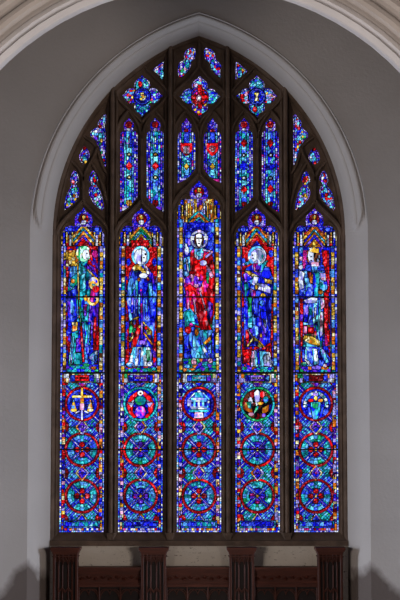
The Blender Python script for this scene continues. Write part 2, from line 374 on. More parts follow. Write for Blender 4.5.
        def quads(sel, y, name, m, parent, cols=None, skirt=0):
            j, i = np.nonzero(sel)
            if len(j) == 0: return None
            # shared corner vertices
            vid = -np.ones((s.nz + 1, s.nx + 1), np.int64); used = np.zeros_like(vid, bool)
            for a, b in ((0, 0), (0, 1), (1, 1), (1, 0)): used[j + a, i + b] = True
            vj, vi = np.nonzero(used); vid[vj, vi] = np.arange(len(vj))
            V = np.stack([s.x0 + vi * c, np.full(len(vj), y), s.z0 + vj * c], 1)
            Fq = np.stack([vid[j, i], vid[j, i + 1], vid[j + 1, i + 1], vid[j + 1, i]], 1)
            if skirt:
                nv = len(V); V = np.concatenate([V, V + np.array([0, skirt, 0])])
                sp = np.pad(sel, 1)
                add = []
                for dj, di, a, b in ((0, 1, (0, 1), (1, 1)), (0, -1, (1, 0), (0, 0)), (1, 0, (1, 1), (1, 0)), (-1, 0, (0, 0), (0, 1))):
                    mm = ~sp[j + 1 + dj, i + 1 + di]; jj, ii = j[mm], i[mm]
                    p, q = vid[jj + a[0], ii + a[1]], vid[jj + b[0], ii + b[1]]; add.append(np.stack([q, p, p + nv, q + nv], 1))
                Fq = np.concatenate([Fq] + add)
            me = bpy.data.meshes.new(name); nf = len(Fq)
            me.vertices.add(len(V)); me.vertices.foreach_set('co', V.astype(np.float32).ravel())
            me.loops.add(nf * 4); me.loops.foreach_set('vertex_index', Fq.astype(np.int32).ravel())
            me.polygons.add(nf); me.polygons.foreach_set('loop_start', np.arange(0, nf * 4, 4, dtype=np.int32))
            me.update(calc_edges=True)
            if cols is not None:
                at = me.attributes.new('glass_colour', 'FLOAT_COLOR', 'FACE'); cc = np.ones((nf, 4), np.float32); cc[:, :3] = cols[j, i]
                at.data.foreach_set('color', cc.ravel())
            return obj(name, me, m, parent)
        made = {}
        for full in sorted(s.parts, key=lambda p: p.count('/')):
            k = s.parts.index(full); sel = s.mask & ~lead & (s.part == k)
            par = root; nm = full.split('#')[0]
            if '/' in full: a, nm = full.split('/'); par = made.get(a, root); nm = nm.split('#')[0]
            o = quads(sel, 0.0, nm, M['glass'], par, col)
            if o: made[full] = o
        quads(lead, -.004, 'lead_came', M['lead'], root, None, .008)

SIDES = 22.0
def lancet(Lt):
    i = Lt['idx']; uc = Lt['uc']; g = Glass(Lt['hole'], 100 + i * 17); g.axis = uc * S; dy = -27 if i == 2 else 0
    u = g.X / S - uc; au = np.abs(u); y = g.py; allm = np.ones(u.shape, bool)
    cxa = lambda py: pj(uc * S, zz(py))[0]
    cu = cxa(250); cl = cxa(450)
    top = y < 373
    # ---- upper half
    g.paint(top, ['bluebg', 'redblue', 'bluebg', 'redblue', 'bluebg'][i], 'background', (2.6, 5), .8)
    g.paint(top & (au > 12.6) & (y > 226 + dy), 'redblue' if i != 2 else 'bluebg', 'background', (4, 4.5), .75)
    g.paint(top & (au > 15.0), 'thin', 'border', (4.4, 5.2), .85, vid=(np.floor((y + 3 * (u > 0)) / 5.3).astype(int) * 2 + (u > 0)))
    per = np.mod(y + (12 if i % 2 else 0), 25.2)
    g.paint(top & (au > 16.3), 'goldcol', 'border', b=.72, vid=(np.floor(y / 4.2).astype(int) * 2 + (u > 0)))
    g.paint(top & (au > 16.3) & (per > 17), 'cool', 'border', b=.95, vid=(np.floor(y / 4.2).astype(int) * 2 + (u > 0)))
    g.paint(top & (au > 16.8) & (per > 5) & (per < 8.5), 'cream', 'border', (3, 9), .9)
    g.paint(top & (au > 19.9), 'fillet', 'border', b=.85, vid=(np.floor(y / 3.3).astype(int) * 2 + (u > 0)))
    # ---- canopy
    ca = y < 246 + dy; t = (y - (226 + dy))
    g.paint(ca, 'ground', 'canopy', (3, 3.2), .85)
    vid = (np.floor((u + 30) / 3.1).astype(int) * 40 + np.floor((y + 2 * np.floor(u / 3.1)) / 5).astype(int))
    g.paint(ca & (t > 5) & (au > 6), 'goldcol', 'canopy', b=.85, vid=vid)
    for q, pq in ((19.8, 'fillet'), (13.4, 'white'), (9.9, 'red'), (16.4, 'orange')):
        g.paint(ca & (t > 6) & (np.abs(au - q) < 1.5), pq, 'canopy', (3, 4.5), .85)
    for sg in (-1, 1):
        g.paint((np.hypot(u - sg * 13.8, y - (229.3 + dy)) < 5.3), 'bluedeep', 'canopy', (3, 3), .9)
        g.paint((np.hypot(u - sg * 13.8, (y - (229 + dy)) * 1.2) < 3.0), 'sky', 'canopy', (9, 9), 1.0) if False else None
        g.paint((np.hypot(u - sg * 13.6, (y - (229.3 + dy)) * 1.25) < 2.7), 'strap', 'canopy', (9, 9), 1.2)
        for q in (16.6, 11.2): g.paint(ca & (np.abs(u - sg * q) < .8) & (y > 232 + dy) & (y < 243 + dy), 'gold', 'canopy', (3, 3), 1.1)
    g.paint(y < 227 + dy, 'lobe', 'canopy', (2.2, 2.4), 1.0)
    g.paint(np.hypot(u, y - (219 + dy)) < 5.2, 'ringred', 'canopy', (2.4, 2.2), 1.0)
    g.paint(np.hypot(u * 1.2, y - (217 + dy)) < 2.4, 'gold', 'canopy', (2, 2), .8)
    g.paint(np.hypot(u * .8, y - (222.3 + dy)) < 2.4, 'white', 'canopy', (4, 3), .85)
    ch = y - (226.5 + dy) - au * 1.15       # distance under the gable
    if i == 2:
        g.paint((y > 198.5) & (y < 233) & (au < 15), 'goldmix', 'canopy', b=.8, vid=vid); ch = y - 211 - au * 1.0
        for q in (5.5, 12.5, 8.8): g.paint((y > 203) & (y < 219 + q) & (np.abs(au - q) < .9), 'gold' if q > 6 else 'white', 'canopy', (3, 5), .8)
    lay = [[(-3, 1, 'gold'), (1, 4, 'tealrobe'), (4, 8, 'orange'), (8, 11.5, 'purprobe'), (11.5, 20, 'red')],
           [(-3, 1, 'gold'), (1, 4, 'green'), (4, 7, 'tealrobe'), (7, 10, 'gold'), (10, 20, 'red')],
           [(-2, 1, 'tealrobe'), (1, 3.5, 'orange'), (3.5, 5.5, 'gold'), (5.5, 8, 'tealrobe'), (8, 14, 'bluebg')],
           [(-3, 1, 'orange'), (1, 5, 'tealrobe'), (5, 8, 'orange'), (8, 14, 'red'), (14, 20, 'bluedeep')],
           [(-3, 2, 'orange'), (2, 5, 'tealrobe'), (5, 8, 'orange'), (8, 12, 'purprobe'), (12, 20, 'orange')]][i]
    for a, b, pq in lay: g.paint((ch >= a) & (ch < b) & (au < 11) & (y > (226.5 if i != 2 else 211)) & (y < (247 if i != 2 else 233)), pq, 'canopy', (4, 3.4), .9)
    P, E, Rg, R, Ln = g.poly, g.ell, g.ring, g.rect, g.line
    FG = 'figure'
    def p(m, pal, part=FG, sz=(2.6, 4.5), b=1.0, thick=False): g.paint(m, pal, part, sz, b, thick)
    if i == 0:
        p(R(66, 98, 246, 300), 'redblue', 'background', (4, 5), .75); p(R(66, 71, 285, 350), 'redblue', 'background', (4, 7)); p(R(93, 99, 300, 350), 'red', 'background', (4, 8), .9)
        p(E(95, 254, 3.2, 4), 'magenta', 'background', (4, 4)); p(E(66.5, 263, 3, 4), 'purprobe', 'background', (4, 4))
        p(P([(84, 262), (96, 268), (99, 300), (98, 326), (90, 330), (82, 318), (80, 290)]), 'purprobe', sz=(3, 6), b=.85)
        p(P([(71, 266), (78, 262), (88, 264), (92, 272), (90, 300), (88, 322), (70, 322), (67, 300), (68, 280)]), 'tealrobe', sz=(3, 6), b=.85)
        p(P([(67, 292), (76, 288), (77, 318), (75, 330), (68, 326)]), 'bluebg', sz=(3, 7))
        p(P([(70, 268), (75, 264), (76, 276), (72, 290), (68, 286)]), 'skyrobe', sz=(3, 6), b=.8)
        p(P([(71, 278), (78, 272), (81, 276), (74, 288), (70, 286)]), 'green', sz=(4, 5), b=.9); p(E(73, 281, 2, 2.4), 'gold', sz=(5, 5), b=.7)
        p(P([(79, 276), (85, 273), (86, 287), (80, 292)]), 'skyrobe', sz=(3, 7), b=1.1)
        p(Ln((84, 264), (96, 276), 1.8), 'purprobe', b=1.1, thick=True); p(Ln((88, 270), (94, 276), 1), 'gold', b=.8)
        p(E(94, 283, 5.2, 6.5), 'pil', 'figure/shield', (2, 2.6), .8, True); p(E(96, 289, 3.5, 3.5), 'red', 'figure/shield', (3, 3))
        p(Rg(93, 299.5, 3.2, 6) & (g.py > 296), 'gold', 'figure/shield', (2.4, 2.4), .9); p(E(86, 298, 2, 3), 'gold', 'figure/shield')
        p(P([(80, 260), (88, 260), (87, 266), (82, 266)]), 'tealrobe')
        p(R(66, 79, 250, 266), 'goldcol', 'background', (3, 4), .7); p(E(83.8, 253.5, 7.6, 8), 'mint', 'figure/head', (3, 3), 1.0, True); p(E(86, 254.6, 3.4, 5.2), 'face', 'figure/head', (9, 9), 1.0); p(E(87, 253.5, .6, .6) | E(87, 258, .9, .4), 'dark', 'figure/head', (9, 9), .5)
        p(Ln((79.5, 247), (79.5, 260), .8), 'green', 'figure/head', b=1.3); p(Ln((90, 250), (92, 260), 1), 'red', 'figure/head')
        p(P([(83, 305), (87, 304), (86, 316), (84, 316)]), 'purprobe', b=1.2)
        p(P([(72, 322), (78, 322), (77, 332), (72, 334)]), 'gold', sz=(3, 4), b=.75)
        p(P([(72, 332), (79, 330), (76, 350), (72, 368), (68, 368), (70, 350)]), 'tealrobe', sz=(3, 6), b=1.2, thick=True); p(Ln((73.5, 337), (71, 364), .9), 'whiterobe', b=.9)
        p(P([(84, 322), (91, 322), (90, 345), (88, 360), (84, 358), (85, 340)]), 'tealrobe', sz=(3, 6), b=1.2, thick=True); p(Ln((89.5, 326), (88, 344), .9), 'whiterobe', b=1)
        p(R(76, 81, 338, 352), 'purprobe', sz=(4, 5)); p(R(74, 82, 353, 366), 'tealrobe', sz=(3, 4), b=.8)
        p(Ln((80.5, 318), (83.5, 361), 1.1), 'redrobe', thick=True); p(Ln((95, 318), (94.5, 344), 1.4), 'redrobe')
        p(Ln((77.6, 264), (79.6, 318), .8), 'gold', 'figure/sword', (2, 8), .75, True); p(Ln((79.8, 300), (80.8, 325), .8), 'green', 'figure/sword', b=1.1)
        p(P([(88, 358), (93, 352), (98, 350), (97, 364)]), 'whiterobe', sz=(2, 3), b=.7)
        p(R(66, 98.5, 364.5, 372), 'foot', 'background', (4, 3)); p(E(93.5, 368, 3, 1.6), 'orange', 'background', (4, 3)); p(E(86, 365, 3.4, 1.8), 'green', 'background', (4, 3), 1.1)
    if i == 1:
        p(R(125.5, 157, 247, 276), 'red', 'background', (4, 5.5)); p(R(125.5, 129, 290, 366), 'redblue', 'background', (4, 7)); p(R(153, 156.5, 290, 366), 'redblue', 'background', (4, 7))
        p(E(128.5, 262, 2.2, 4), 'bluebg', 'background', (6, 6), 1.1); p(E(154.5, 262, 2.2, 4), 'bluebg', 'background', (6, 6), 1.1); p(R(131, 149, 240, 247), 'red', 'background')
        p(P([(133, 267), (139, 263), (147, 266), (153, 274), (157, 290), (156, 315), (153, 348), (129, 348), (129, 318), (126, 296), (129, 274)]), 'bluerobe', sz=(2.6, 7), b=1.15, thick=True)
        p(P([(128, 283), (133, 270), (138, 270), (137, 284), (130, 297), (127, 296)]), 'skyrobe', sz=(3, 6), b=.8); p(P([(135, 281), (138, 278), (138, 300), (136, 306)]), 'tealrobe', sz=(3, 9), b=.85)
        p(P([(148, 284), (152, 282), (153, 298), (149, 304)]), 'skyrobe', sz=(3, 8), b=.8)
        p(Ln((141.2, 290), (142, 338), 1.2), 'purprobe', b=.9); p(Ln((146, 300), (146.8, 318), 1.2), 'skyrobe', b=1.1); p(Ln((133, 297), (132, 312), 1.3), 'strap', b=1.2); p(Ln((137, 300), (136, 318), 1.2), 'strap', b=1.2)
        p(E(140.7, 255.8, 9, 10), 'halo', 'figure/halo', (3, 3), .95, True); p(E(141, 256.5, 6.7, 8), 'lilacw' if False else 'white', 'figure/head', (2.2, 5), .75, True)
        p(P([(142, 250), (146, 251), (147, 256), (145.5, 262), (142.5, 262)]), 'face', 'figure/head', (9, 9), 1.05); p(E(145.6, 254, .8, 1.0) | E(144, 257.6, .9, .5) | Ln((142, 249), (141.4, 263), .3), 'dark', 'figure/head', (9, 9), .6)
        p(P([(132, 268), (137, 263), (141, 266), (148, 273), (146, 276), (139, 270), (134, 271)]), 'gold', sz=(3, 2.4), b=.75); p(P([(143, 264), (147, 266), (150, 274), (147, 275)]), 'pinkw', b=.8)
        p(E(143.5, 275.5, 4.3, 2.6), 'white', 'figure/hand', (3, 4), .95, True); p(E(139, 279.5, 1.5, 2), 'orange', sz=(5, 5)); p(E(148, 279, 1.5, 2), 'orange', sz=(5, 5))
        p(P([(129, 322), (138, 316), (140, 330), (133, 344), (129, 340)]), 'dusk', sz=(3, 3)); p(Ln((134, 319), (138, 317), .9), 'gold'); p(Ln((130, 341), (140, 326), 1), 'gold', b=.8); p(E(134.5, 331, 2.2, 2.6), 'green', b=.9)
        p(P([(143, 321), (152, 331), (152, 344), (144, 334)]), 'dusk', sz=(3, 3)); p(Ln((143, 322), (150, 330), .8), 'gold', b=.9); p(Ln((144, 333), (152, 344), .9), 'gold', b=.8); p(E(146, 328, 1.6, 2), 'red')
        p(P([(137, 326), (141, 330), (136, 346), (132, 350), (131, 345)]), 'redrobe', sz=(2.4, 5), b=.75); p(P([(139, 341), (147, 337), (147, 345), (139, 345)]), 'purprobe', b=1.3, sz=(4, 4))
        p(P([(133, 347), (150, 347), (152, 355), (152, 366), (126.5, 367), (130, 357)]), 'whiterobe', sz=(2.2, 7), b=.85, thick=True)
        p(Ln((140, 349), (139, 366), 1), 'bluebg', b=1.1); p(E(130, 364.5, 4, 2.4), 'whiterobe', sz=(3, 3)); p(E(149.5, 364, 3, 2.6), 'white', sz=(3, 3)); p(P([(146, 350), (150, 350), (150, 360), (147, 362)]), 'green', sz=(3, 6), b=.6)
        p(R(125, 157, 367.5, 372), 'foot', 'background', (4, 3)); p(E(154, 369, 2.5, 1.8), 'green', 'background', (5, 5), 1.1)
    if i == 2:
        p(R(184, 214.5, 222, 300), 'bluebg', 'background', (4, 6), .75); p(R(183, 187, 290, 362), 'bluebg', 'background', (4, 7)); p(R(211.5, 215, 290, 362), 'bluebg', 'background', (4, 7))
        p(E(188.6, 239, 3.8, 8), 'strap', 'background', (4, 6), 1.15); p(E(210, 239, 4, 8), 'strap', 'background', (4, 6), 1.15)
        p(P([(191, 251), (195, 248), (204, 248), (212, 253), (215, 270), (214.5, 312), (210, 334), (200, 340), (192, 318), (188, 298), (185, 292), (186, 270)]), 'redrobe', sz=(3.2, 7), b=1.1, thick=True)
        p(P([(194, 248), (204.5, 248), (203, 258), (198, 260), (194.5, 257)]), 'whiterobe', sz=(2.2, 3), b=.85, thick=True); p(Ln((203.5, 250), (211, 251.5), 1), 'pinkw', b=.9); p(Ln((206, 257), (212, 252), 1.2), 'pinkw', b=.8)
        p(P([(184, 258), (190, 256), (190.5, 270), (188, 277), (183.5, 276)]), 'skyrobe', sz=(3, 5), b=.85, thick=True); p(Ln((186.5, 260), (188.5, 272), .8), 'white')
        p(E(187, 250.5, 2.2, 4.4), 'face', 'figure/hand', (5, 6), .8, True); p(Ln((186.2, 244), (186.6, 249), .7), 'face', 'figure/hand', (5, 6), .8)
        p(E(203.3, 262.8, 3.6, 2.8), 'white', 'figure/hand', (4, 4), .85, True); p(P([(206, 264), (210, 268), (214, 276), (211, 279), (207, 272)]), 'pinkw', sz=(3, 3), b=.8); p(P([(206, 272), (209, 272), (209, 284), (206.5, 283)]), 'green', b=.7)
        p(P([(183.5, 279), (191, 274), (199, 277), (202, 286), (196, 288), (190, 284), (184, 288)]), 'magenta', sz=(3, 4), b=.8); p(P([(196, 280), (203, 281), (200, 288)]), 'purprobe', b=1.1)
        p(Ln((187, 292), (188, 308), 1.6), 'magenta', b=.8); p(Ln((194, 300), (196, 314), 1), 'pinkw', b=.6); p(Ln((200, 292), (206, 310), .8), 'pinkw', b=.5); p(P([(208, 300), (213, 304), (212, 330), (207, 318)]), 'dusk', sz=(3, 8), b=.8)
        p(P([(184, 312), (190, 308), (197, 316), (199, 326), (192, 324), (185, 328)]), 'tealrobe', sz=(3, 3), b=.9); p(P([(190, 326), (200, 328), (207, 344), (208, 358), (193, 360), (188, 345)]), 'skyrobe', sz=(3, 7), b=1.0, thick=True)
        p(P([(198, 330), (213, 330), (212, 342), (204, 346)]), 'tealrobe', sz=(3, 4), b=.6); p(E(188, 330, 3.4, 3.8), 'redrobe', b=.7); p(E(191, 325, 2.2, 2.2), 'magenta'); p(E(196.5, 332, 2, 4), 'orange', b=.9)
        p(P([(184, 336), (189, 334), (190, 362), (184, 362)]), 'bluebg', sz=(4, 6), b=1.1); p(Ln((203, 347), (208, 357), 1.6), 'whiterobe'); p(Ln((194, 336), (194, 346), 1.2), 'whiterobe')
        p(P([(203, 343), (211, 335), (211, 340), (206, 345)]), 'orange', b=1); p(Ln((213, 334), (213, 352), 1.3), 'strap', b=1.2)
        p(E(199.2, 239.2, 8.6, 9.4), 'bluedeep', 'figure/halo', (4, 4), .9, True); p(Rg(199.2, 239.2, 6.6, 9), 'white', 'figure/halo', (3, 3), .6)
        p(R(190.7, 195.5, 236, 240) | R(203, 208, 236, 240) | R(197.8, 200.8, 229.5, 234), 'pinkw', 'figure/halo', (9, 9), 1.0, True)
        p(E(199.2, 240, 4.9, 7.6), 'hair', 'figure/head', (1.6, 6), .7); p(P([(196.4, 234.5), (199.2, 233), (202, 234.5), (202, 241), (200.6, 245.5), (199.2, 247), (197.6, 245.5), (196.4, 241)]), 'face', 'figure/head', (20, 20), .95)
        p(Ln((197.2, 238.4), (198.2, 238.4), .4) | Ln((200.2, 238.4), (201.2, 238.4), .4) | Ln((198.4, 243.4), (200, 243.4), .4) | Ln((199.2, 239), (199.2, 241.6), .25), 'dark', 'figure/head', (9, 9), .5)
        p(R(183, 216, 358.5, 371.5), 'foot', 'background', (4, 3.2), .8); p(E(194, 361.5, 2.8, 3.6), 'pinkw', 'background', (9, 9), .8, True); p(E(210.3, 360.8, 2.4, 2.6), 'pinkw', 'background', (9, 9), .8, True)
        p(E(204.8, 365, 2.8, 1.8), 'green', 'background', (5, 5)); p(E(187.3, 366, 3, 2.2), 'tealrobe', 'background', (5, 5)); p(E(192, 369.2, 3.4, 1.1), 'orange', 'background', (5, 5)); p(E(211, 369, 2.4, 1.5), 'tealrobe', 'background', (5, 5))
    if i == 3:
        p(R(242, 274, 247, 277), 'red', 'background', (4, 5.5)); p(R(242, 245.5, 290, 366), 'redblue', 'background', (4, 7)); p(R(270, 272.8, 290, 340), 'red', 'background', (4, 8))
        p(E(243.6, 262, 2, 4), 'strap', 'background', (6, 6)); p(E(271, 253.5, 2.4, 3.6), 'strap', 'background', (6, 6))
        p(P([(246, 268), (253, 264), (262, 264), (270, 268), (274, 280), (272, 300), (270, 346), (244, 346), (244, 300), (242, 284)]), 'bluerobe', sz=(2.8, 7), b=1.05, thick=True)
        p(P([(262, 268), (269, 267), (272, 276), (268, 280), (261, 277)]), 'strap', sz=(4, 4), b=1.3); p(P([(243, 274), (251, 271), (252, 279), (244, 283)]), 'purprobe', sz=(3, 4), b=1.2); p(P([(244, 284), (250, 282), (250, 300), (245, 300)]), 'tealrobe', sz=(3, 6), b=.8)
        p(Ln((246, 264), (250, 262), 1.6), 'tealrobe'); p(P([(262, 262), (268, 260), (262, 272), (258, 272)]), 'tealrobe', sz=(3, 5), b=.8)
        p(E(257.2, 255.6, 9.2, 9.8), 'halo', 'figure/halo', (3, 3), .9, True); p(E(258.5, 256, 6.7, 8), 'grey' if False else 'white', 'figure/head', (2, 5), .5, True)
        p(P([(251.5, 252), (255, 249), (257, 252), (257, 260), (253.5, 262), (251, 258)]), 'face', 'figure/head', (9, 9), 1.05); p(P([(258, 250), (262, 251), (264, 256), (261, 262), (258, 258)]), 'hood', 'figure/head', (2, 5), .8); p(E(252.8, 255, .7, .8) | E(253.2, 258.4, .9, .4), 'dark', 'figure/head', (9, 9), .5)
        p(Rg(257.2, 255.6, 7.6, 9.2) & (g.px > 262), 'white', 'figure/halo', (2, 2), .9); p(P([(253, 263), (258, 263), (258, 272), (254, 272)]), 'magenta', sz=(3, 3), b=.9)
        p(P([(244, 270), (250, 271), (258, 276), (256, 280), (248, 274)]), 'cream' if False else 'gold', b=.7, sz=(3, 2.5)); p(P([(254, 276), (259, 277), (256, 286), (252, 284)]), 'white', 'figure/hand', (3, 4), .8, True)
        p(P([(255, 283), (266, 284), (271, 288), (271, 294), (262, 291), (256, 289)]), 'white', sz=(3, 2.4), b=.8, thick=True); p(P([(264, 278), (272, 280), (272, 284), (265, 283)]), 'gold', b=.7, sz=(2, 2)); p(E(256.3, 287, 1.8, 2.4), 'gold'); p(P([(250, 288), (256, 291), (255, 300), (250, 298)]), 'magenta', b=.7)
        p(E(263, 295.5, 2.6, 2.6), 'orange', sz=(3, 3)); p(P([(247.5, 296), (252, 296), (252, 328), (249, 329), (248, 314)]), 'green', sz=(5, 5), b=1.0, thick=True); p(R(248, 252.2, 312, 328), 'skyrobe', sz=(6, 5), b=.9)
        p(P([(260, 308), (266, 312), (269, 328), (266, 336), (262, 326)]), 'strap', sz=(3, 8), b=1.35); p(P([(263, 318), (265.5, 320), (266.4, 328), (264, 326)]), 'white', b=.7); p(P([(253, 298), (259, 298), (258, 316), (254, 318)]), 'strap', sz=(3, 6), b=.8); p(E(262, 303, 2.5, 3), 'skyrobe', b=.8)
        p(R(245.5, 249, 330, 346), 'redrobe', sz=(3, 4), b=.8); p(Ln((248, 330), (252, 336), .8), 'pinkw', b=.9); p(Ln((247.5, 346), (254, 337), .9), 'gold', b=.8); p(P([(254, 336), (266, 348), (262, 350), (252, 342)]), 'dusk', sz=(3, 3)); p(Ln((259, 341), (265, 348), .8), 'gold', b=.8); p(E(261, 335.5, 1.4, 2), 'gold', b=.8); p(Ln((263, 349), (270, 344), 1.2), 'redrobe', b=.8)
        p(P([(242, 350), (250, 349), (250, 362), (243, 364)]), 'redrobe', sz=(4, 4), b=.9); p(P([(252, 350), (270, 352), (273, 366), (250, 368), (251, 358)]), 'whiterobe', sz=(2.4, 7), b=.85, thick=True); p(P([(263, 356), (268, 354), (273, 362), (271, 367), (264, 366)]), 'white', sz=(2.5, 4), b=.9, thick=True); p(Ln((253, 352), (252, 366), 1.3), 'pinkw', b=.9)
        p(Ln((258, 350), (259, 364), 1.2), 'bluebg', b=1.2); p(R(242, 274, 367, 372), 'foot', 'background', (4, 3)); p(P([(252, 370), (257, 367), (262, 370)]), 'tealrobe', 'background', (6, 6), 1.1)
    if i == 4:
        p(R(299, 331, 247, 300), 'bluebg', 'background', (4, 6), .75); p(P([(303, 250), (309, 250), (308, 268), (302, 268)]), 'magenta', 'background', (3, 5), .9); p(P([(322, 250), (329, 250), (330, 292), (326, 296), (323, 268)]), 'redrobe', 'background', (3, 7), 1.0); p(E(300.8, 258.5, 2, 2.2), 'pinkw', 'background', (5, 5), .8)
        p(R(307, 309, 250, 262), 'orange', 'background'); p(P([(324, 292), (329, 292), (328, 322), (330, 345), (325, 346), (324, 318)]), 'redrobe', 'background', (4, 7), 1.05); p(R(300, 303.5, 298, 330), 'redblue', 'background', (4, 7))
        p(P([(306, 267), (311, 265), (320, 265), (325, 270), (325, 285), (323, 300), (324, 330), (322, 348), (303, 348), (303, 320), (305, 300), (306, 285), (303, 275)]), 'skyrobe', sz=(3, 6), b=.8, thick=True)
        p(E(321, 268, 3.6, 3.6), 'strap', b=1.3, sz=(5, 5)); p(E(308.5, 268, 3.4, 3.6), 'strap', b=1.2, sz=(5, 5)); p(P([(307, 272), (312, 272), (313, 284), (310, 284)]), 'red', sz=(3, 4), b=.8); p(E(312.5, 279, 3.3, 4.4), 'pil', sz=(2, 2.2), b=.75, thick=True); p(P([(313, 272), (319, 272), (319, 296), (313, 298)]), 'tealrobe', sz=(3, 6), b=.9)
        p(P([(320, 273), (326, 273), (326, 281), (321, 280)]), 'pinkw', sz=(2.4, 2.4), b=.7); p(P([(319, 283), (327, 281), (328, 289), (320, 293)]), 'skyrobe', sz=(3, 3), b=1.1); p(E(320.5, 292, 2.4, 2.4), 'gold', b=.7)
        p(P([(300, 270), (305, 273), (303, 280), (304, 288), (300, 290), (298.6, 280)]), 'white', 'figure/hand', (3, 4), .85, True); p(E(301, 267, 2.2, 2.4), 'white', 'figure/hand', (3, 3), .75)
        p(E(313.6, 255.5, 5.6, 8.6), 'face', 'figure/head', (9, 9), .85, True); p(P([(314, 252), (320, 253), (320.5, 262), (316, 265), (314, 260)]), 'hair', 'figure/head', (1.8, 3), 1.0, True); p(R(311, 319, 262, 266), 'pinkw', 'figure/head', (4, 4), .8)
        p(P([(309.5, 247.5), (312, 248.5), (314, 246.5), (316, 248.5), (319, 248), (319, 253), (310, 252)]), 'gold', 'figure/crown', (3, 3), .9, True); p(E(311.2, 256.4, .7, .7) | E(311.4, 260.4, .8, .4), 'dark', 'figure/head', (9, 9), .5)
        p(P([(304, 300), (312, 297), (318, 298), (316, 303), (306, 303)]), 'white', 'figure/hand', (4, 3), .8, True); p(P([(320, 298), (324, 298), (325, 306), (321, 310)]), 'pinkw', b=.7); p(P([(303, 304), (309, 304), (308, 323), (304, 322)]), 'strap', sz=(4, 6), b=1.3); p(P([(312, 303), (319, 303), (318, 322), (313, 324)]), 'skyrobe', sz=(4, 7), b=1.15); p(Ln((315.5, 308), (315, 318), 1), 'white', b=.9)
        p(P([(320, 312), (323.5, 312), (323, 334), (320, 338)]), 'pinkw', sz=(2, 3), b=.5); p(P([(303, 325), (315, 325), (318, 338), (320, 347), (310, 343), (303, 338)]), 'dusk', sz=(2.2, 2.4)); p(R(303, 307, 326, 334), 'magenta', sz=(3, 3), b=.9); p(P([(304, 335), (312, 336), (320, 341), (320, 346), (310, 344), (303, 340)]), 'goldcol', sz=(2.6, 2.6), b=.9); p(R(308, 314, 327, 334), 'redrobe', sz=(2.4, 3), b=.8)
        p(P([(302, 347), (322, 347), (330, 358), (330, 366), (306, 367), (302, 360)]), 'bluerobe', sz=(2.6, 6), b=1.1); p(P([(312, 348), (317, 349), (319, 364), (314, 365)]), 'whiterobe', sz=(3, 6), b=1, thick=True); p(P([(320, 347), (324, 350), (329, 362), (325, 364), (321, 354)]), 'whiterobe', sz=(3, 5), b=1.1, thick=True); p(Ln((306, 350), (306, 361), 1), 'whiterobe')
        p(P([(303, 358), (309, 361), (314, 368), (309, 366)]), 'whiterobe', b=.9); p(R(300, 331, 366.5, 372), 'foot', 'background', (4, 3)); p(E(316.5, 367.5, 5, 2.2), 'purprobe', 'background', (5, 5), 1); p(E(325, 365.6, 2, 2), 'pinkw', 'background', (5, 5), .9, True); p(E(304, 364, 3.4, 2), 'green', 'background', (3, 3), .7)
    # ---- lower half
    lo = y >= 373
    g.paint(lo, 'bluedeep', 'lattice', (3, 3), .7)
    inner = lo & (au < 18.5)
    qx = g.px - cl; qy = y - 427 + np.where(y > 450, -46, 0)
    qv = np.floor((qx + qy) / 3.3 + 200).astype(int) * 1000 + np.floor((qx - qy) / 3.3 + 200).astype(int)
    g.paint(inner & (y < 521), 'quarry', 'lattice', b=.8, vid=qv, var=.35)
    # each side of the lattice has its own quarter of sky blue or sea green glass
    for cy in (381, 427, 473, 519):
        for a in (-1, 1):
            for b_ in (-1, 1):
                k = (int(cy * 7 + a * 3 + b_ * 5 + i * 11) // 3) % 3
                mm = inner & (y < 521) & ((g.px - cl) * a > 0) & ((y - cy) * b_ > 0) & (np.abs(y - cy) < 23)
                g.paint(mm, ['skyq', 'tealq', 'mixq'][k], 'lattice', b=.95, vid=qv, var=.4)
    X0 = cl; cyM, r1, r2 = 404.0, 449.6, 496.0
    for cy in (cyM, r1, r2):   # crossing straps run on through the roundels
        for sg in (-1, 1):
            dd = np.abs((y - cy) - sg * (g.px - X0)) / 1.414
            m = inner & (np.abs(y - cy) < 23.3) & (y < 519)
            g.paint(m & (dd < 2.4), 'royals', 'lattice', (9, 9), .8, var=.2); g.paint(m & (dd < .7), 'lil', 'lattice', (9, 9), 1.1)
    for cy in (427, 473, 519.5, 380):
        for sg in (-1, 1): g.paint(inner & (np.hypot(u - sg * 18.5, (y - cy) * .9) < 5.2), 'ringred', 'lattice', (3, 3), 1.15)
    g.paint(lo & (au > 16.9), 'borderlow', 'border', vid=(np.floor((y + 2 * (u > 0)) / 3.7).astype(int) * 2 + (u > 0)), b=.9)
    g.paint(lo & (au > 18.2) & (np.mod(y * .27 + i, 4) < 1.2), 'border', 'border', (2, 2.5), .9)
    g.paint(lo & (au > 20.5), 'whiteline', 'border', b=1.15, vid=(np.floor(y / 2.3).astype(int) * 2 + (u > 0)))
    gi = [('petal', 'rim'), ('petalp', 'rim'), ('petal', 'rim'), ('petalp', 'rim'), ('petal', 'rim')][i]
    for n, cy in enumerate((r1, r2)):
        nm = 'roundel#%d' % n; q = X0; rr = np.hypot(g.px - q, y - cy)
        pet = gi[0] if not (i == 3 and n == 1) else 'petalp'
        g.paint(rr < 17.6, 'ringred', nm, b=1.35, vid=g.sector_id(q, cy, 8, rot=.03), thick=False)
        g.paint(rr < 15.1, 'rimT' if (i + n) % 3 == 1 else 'rim', nm, b=.95, vid=g.sector_id(q, cy, 20, 3.6, .5 / 20), thick=True)
        g.paint((rr < 8.2), 'bluedeep', nm, b=.95, vid=g.sector_id(q, cy, 8, rot=.0625), thick=True)
        for sg in (-1, 1):
            dd = np.abs((y - cy) - sg * (g.px - q)) / 1.414
            g.paint((rr < 14.9) & (dd < 1.9), 'royals', nm, (9, 9), 1.0, var=.2); g.paint((rr < 14.9) & (rr > 3) & (dd < .6), 'lil', nm, (5, 5), .95)
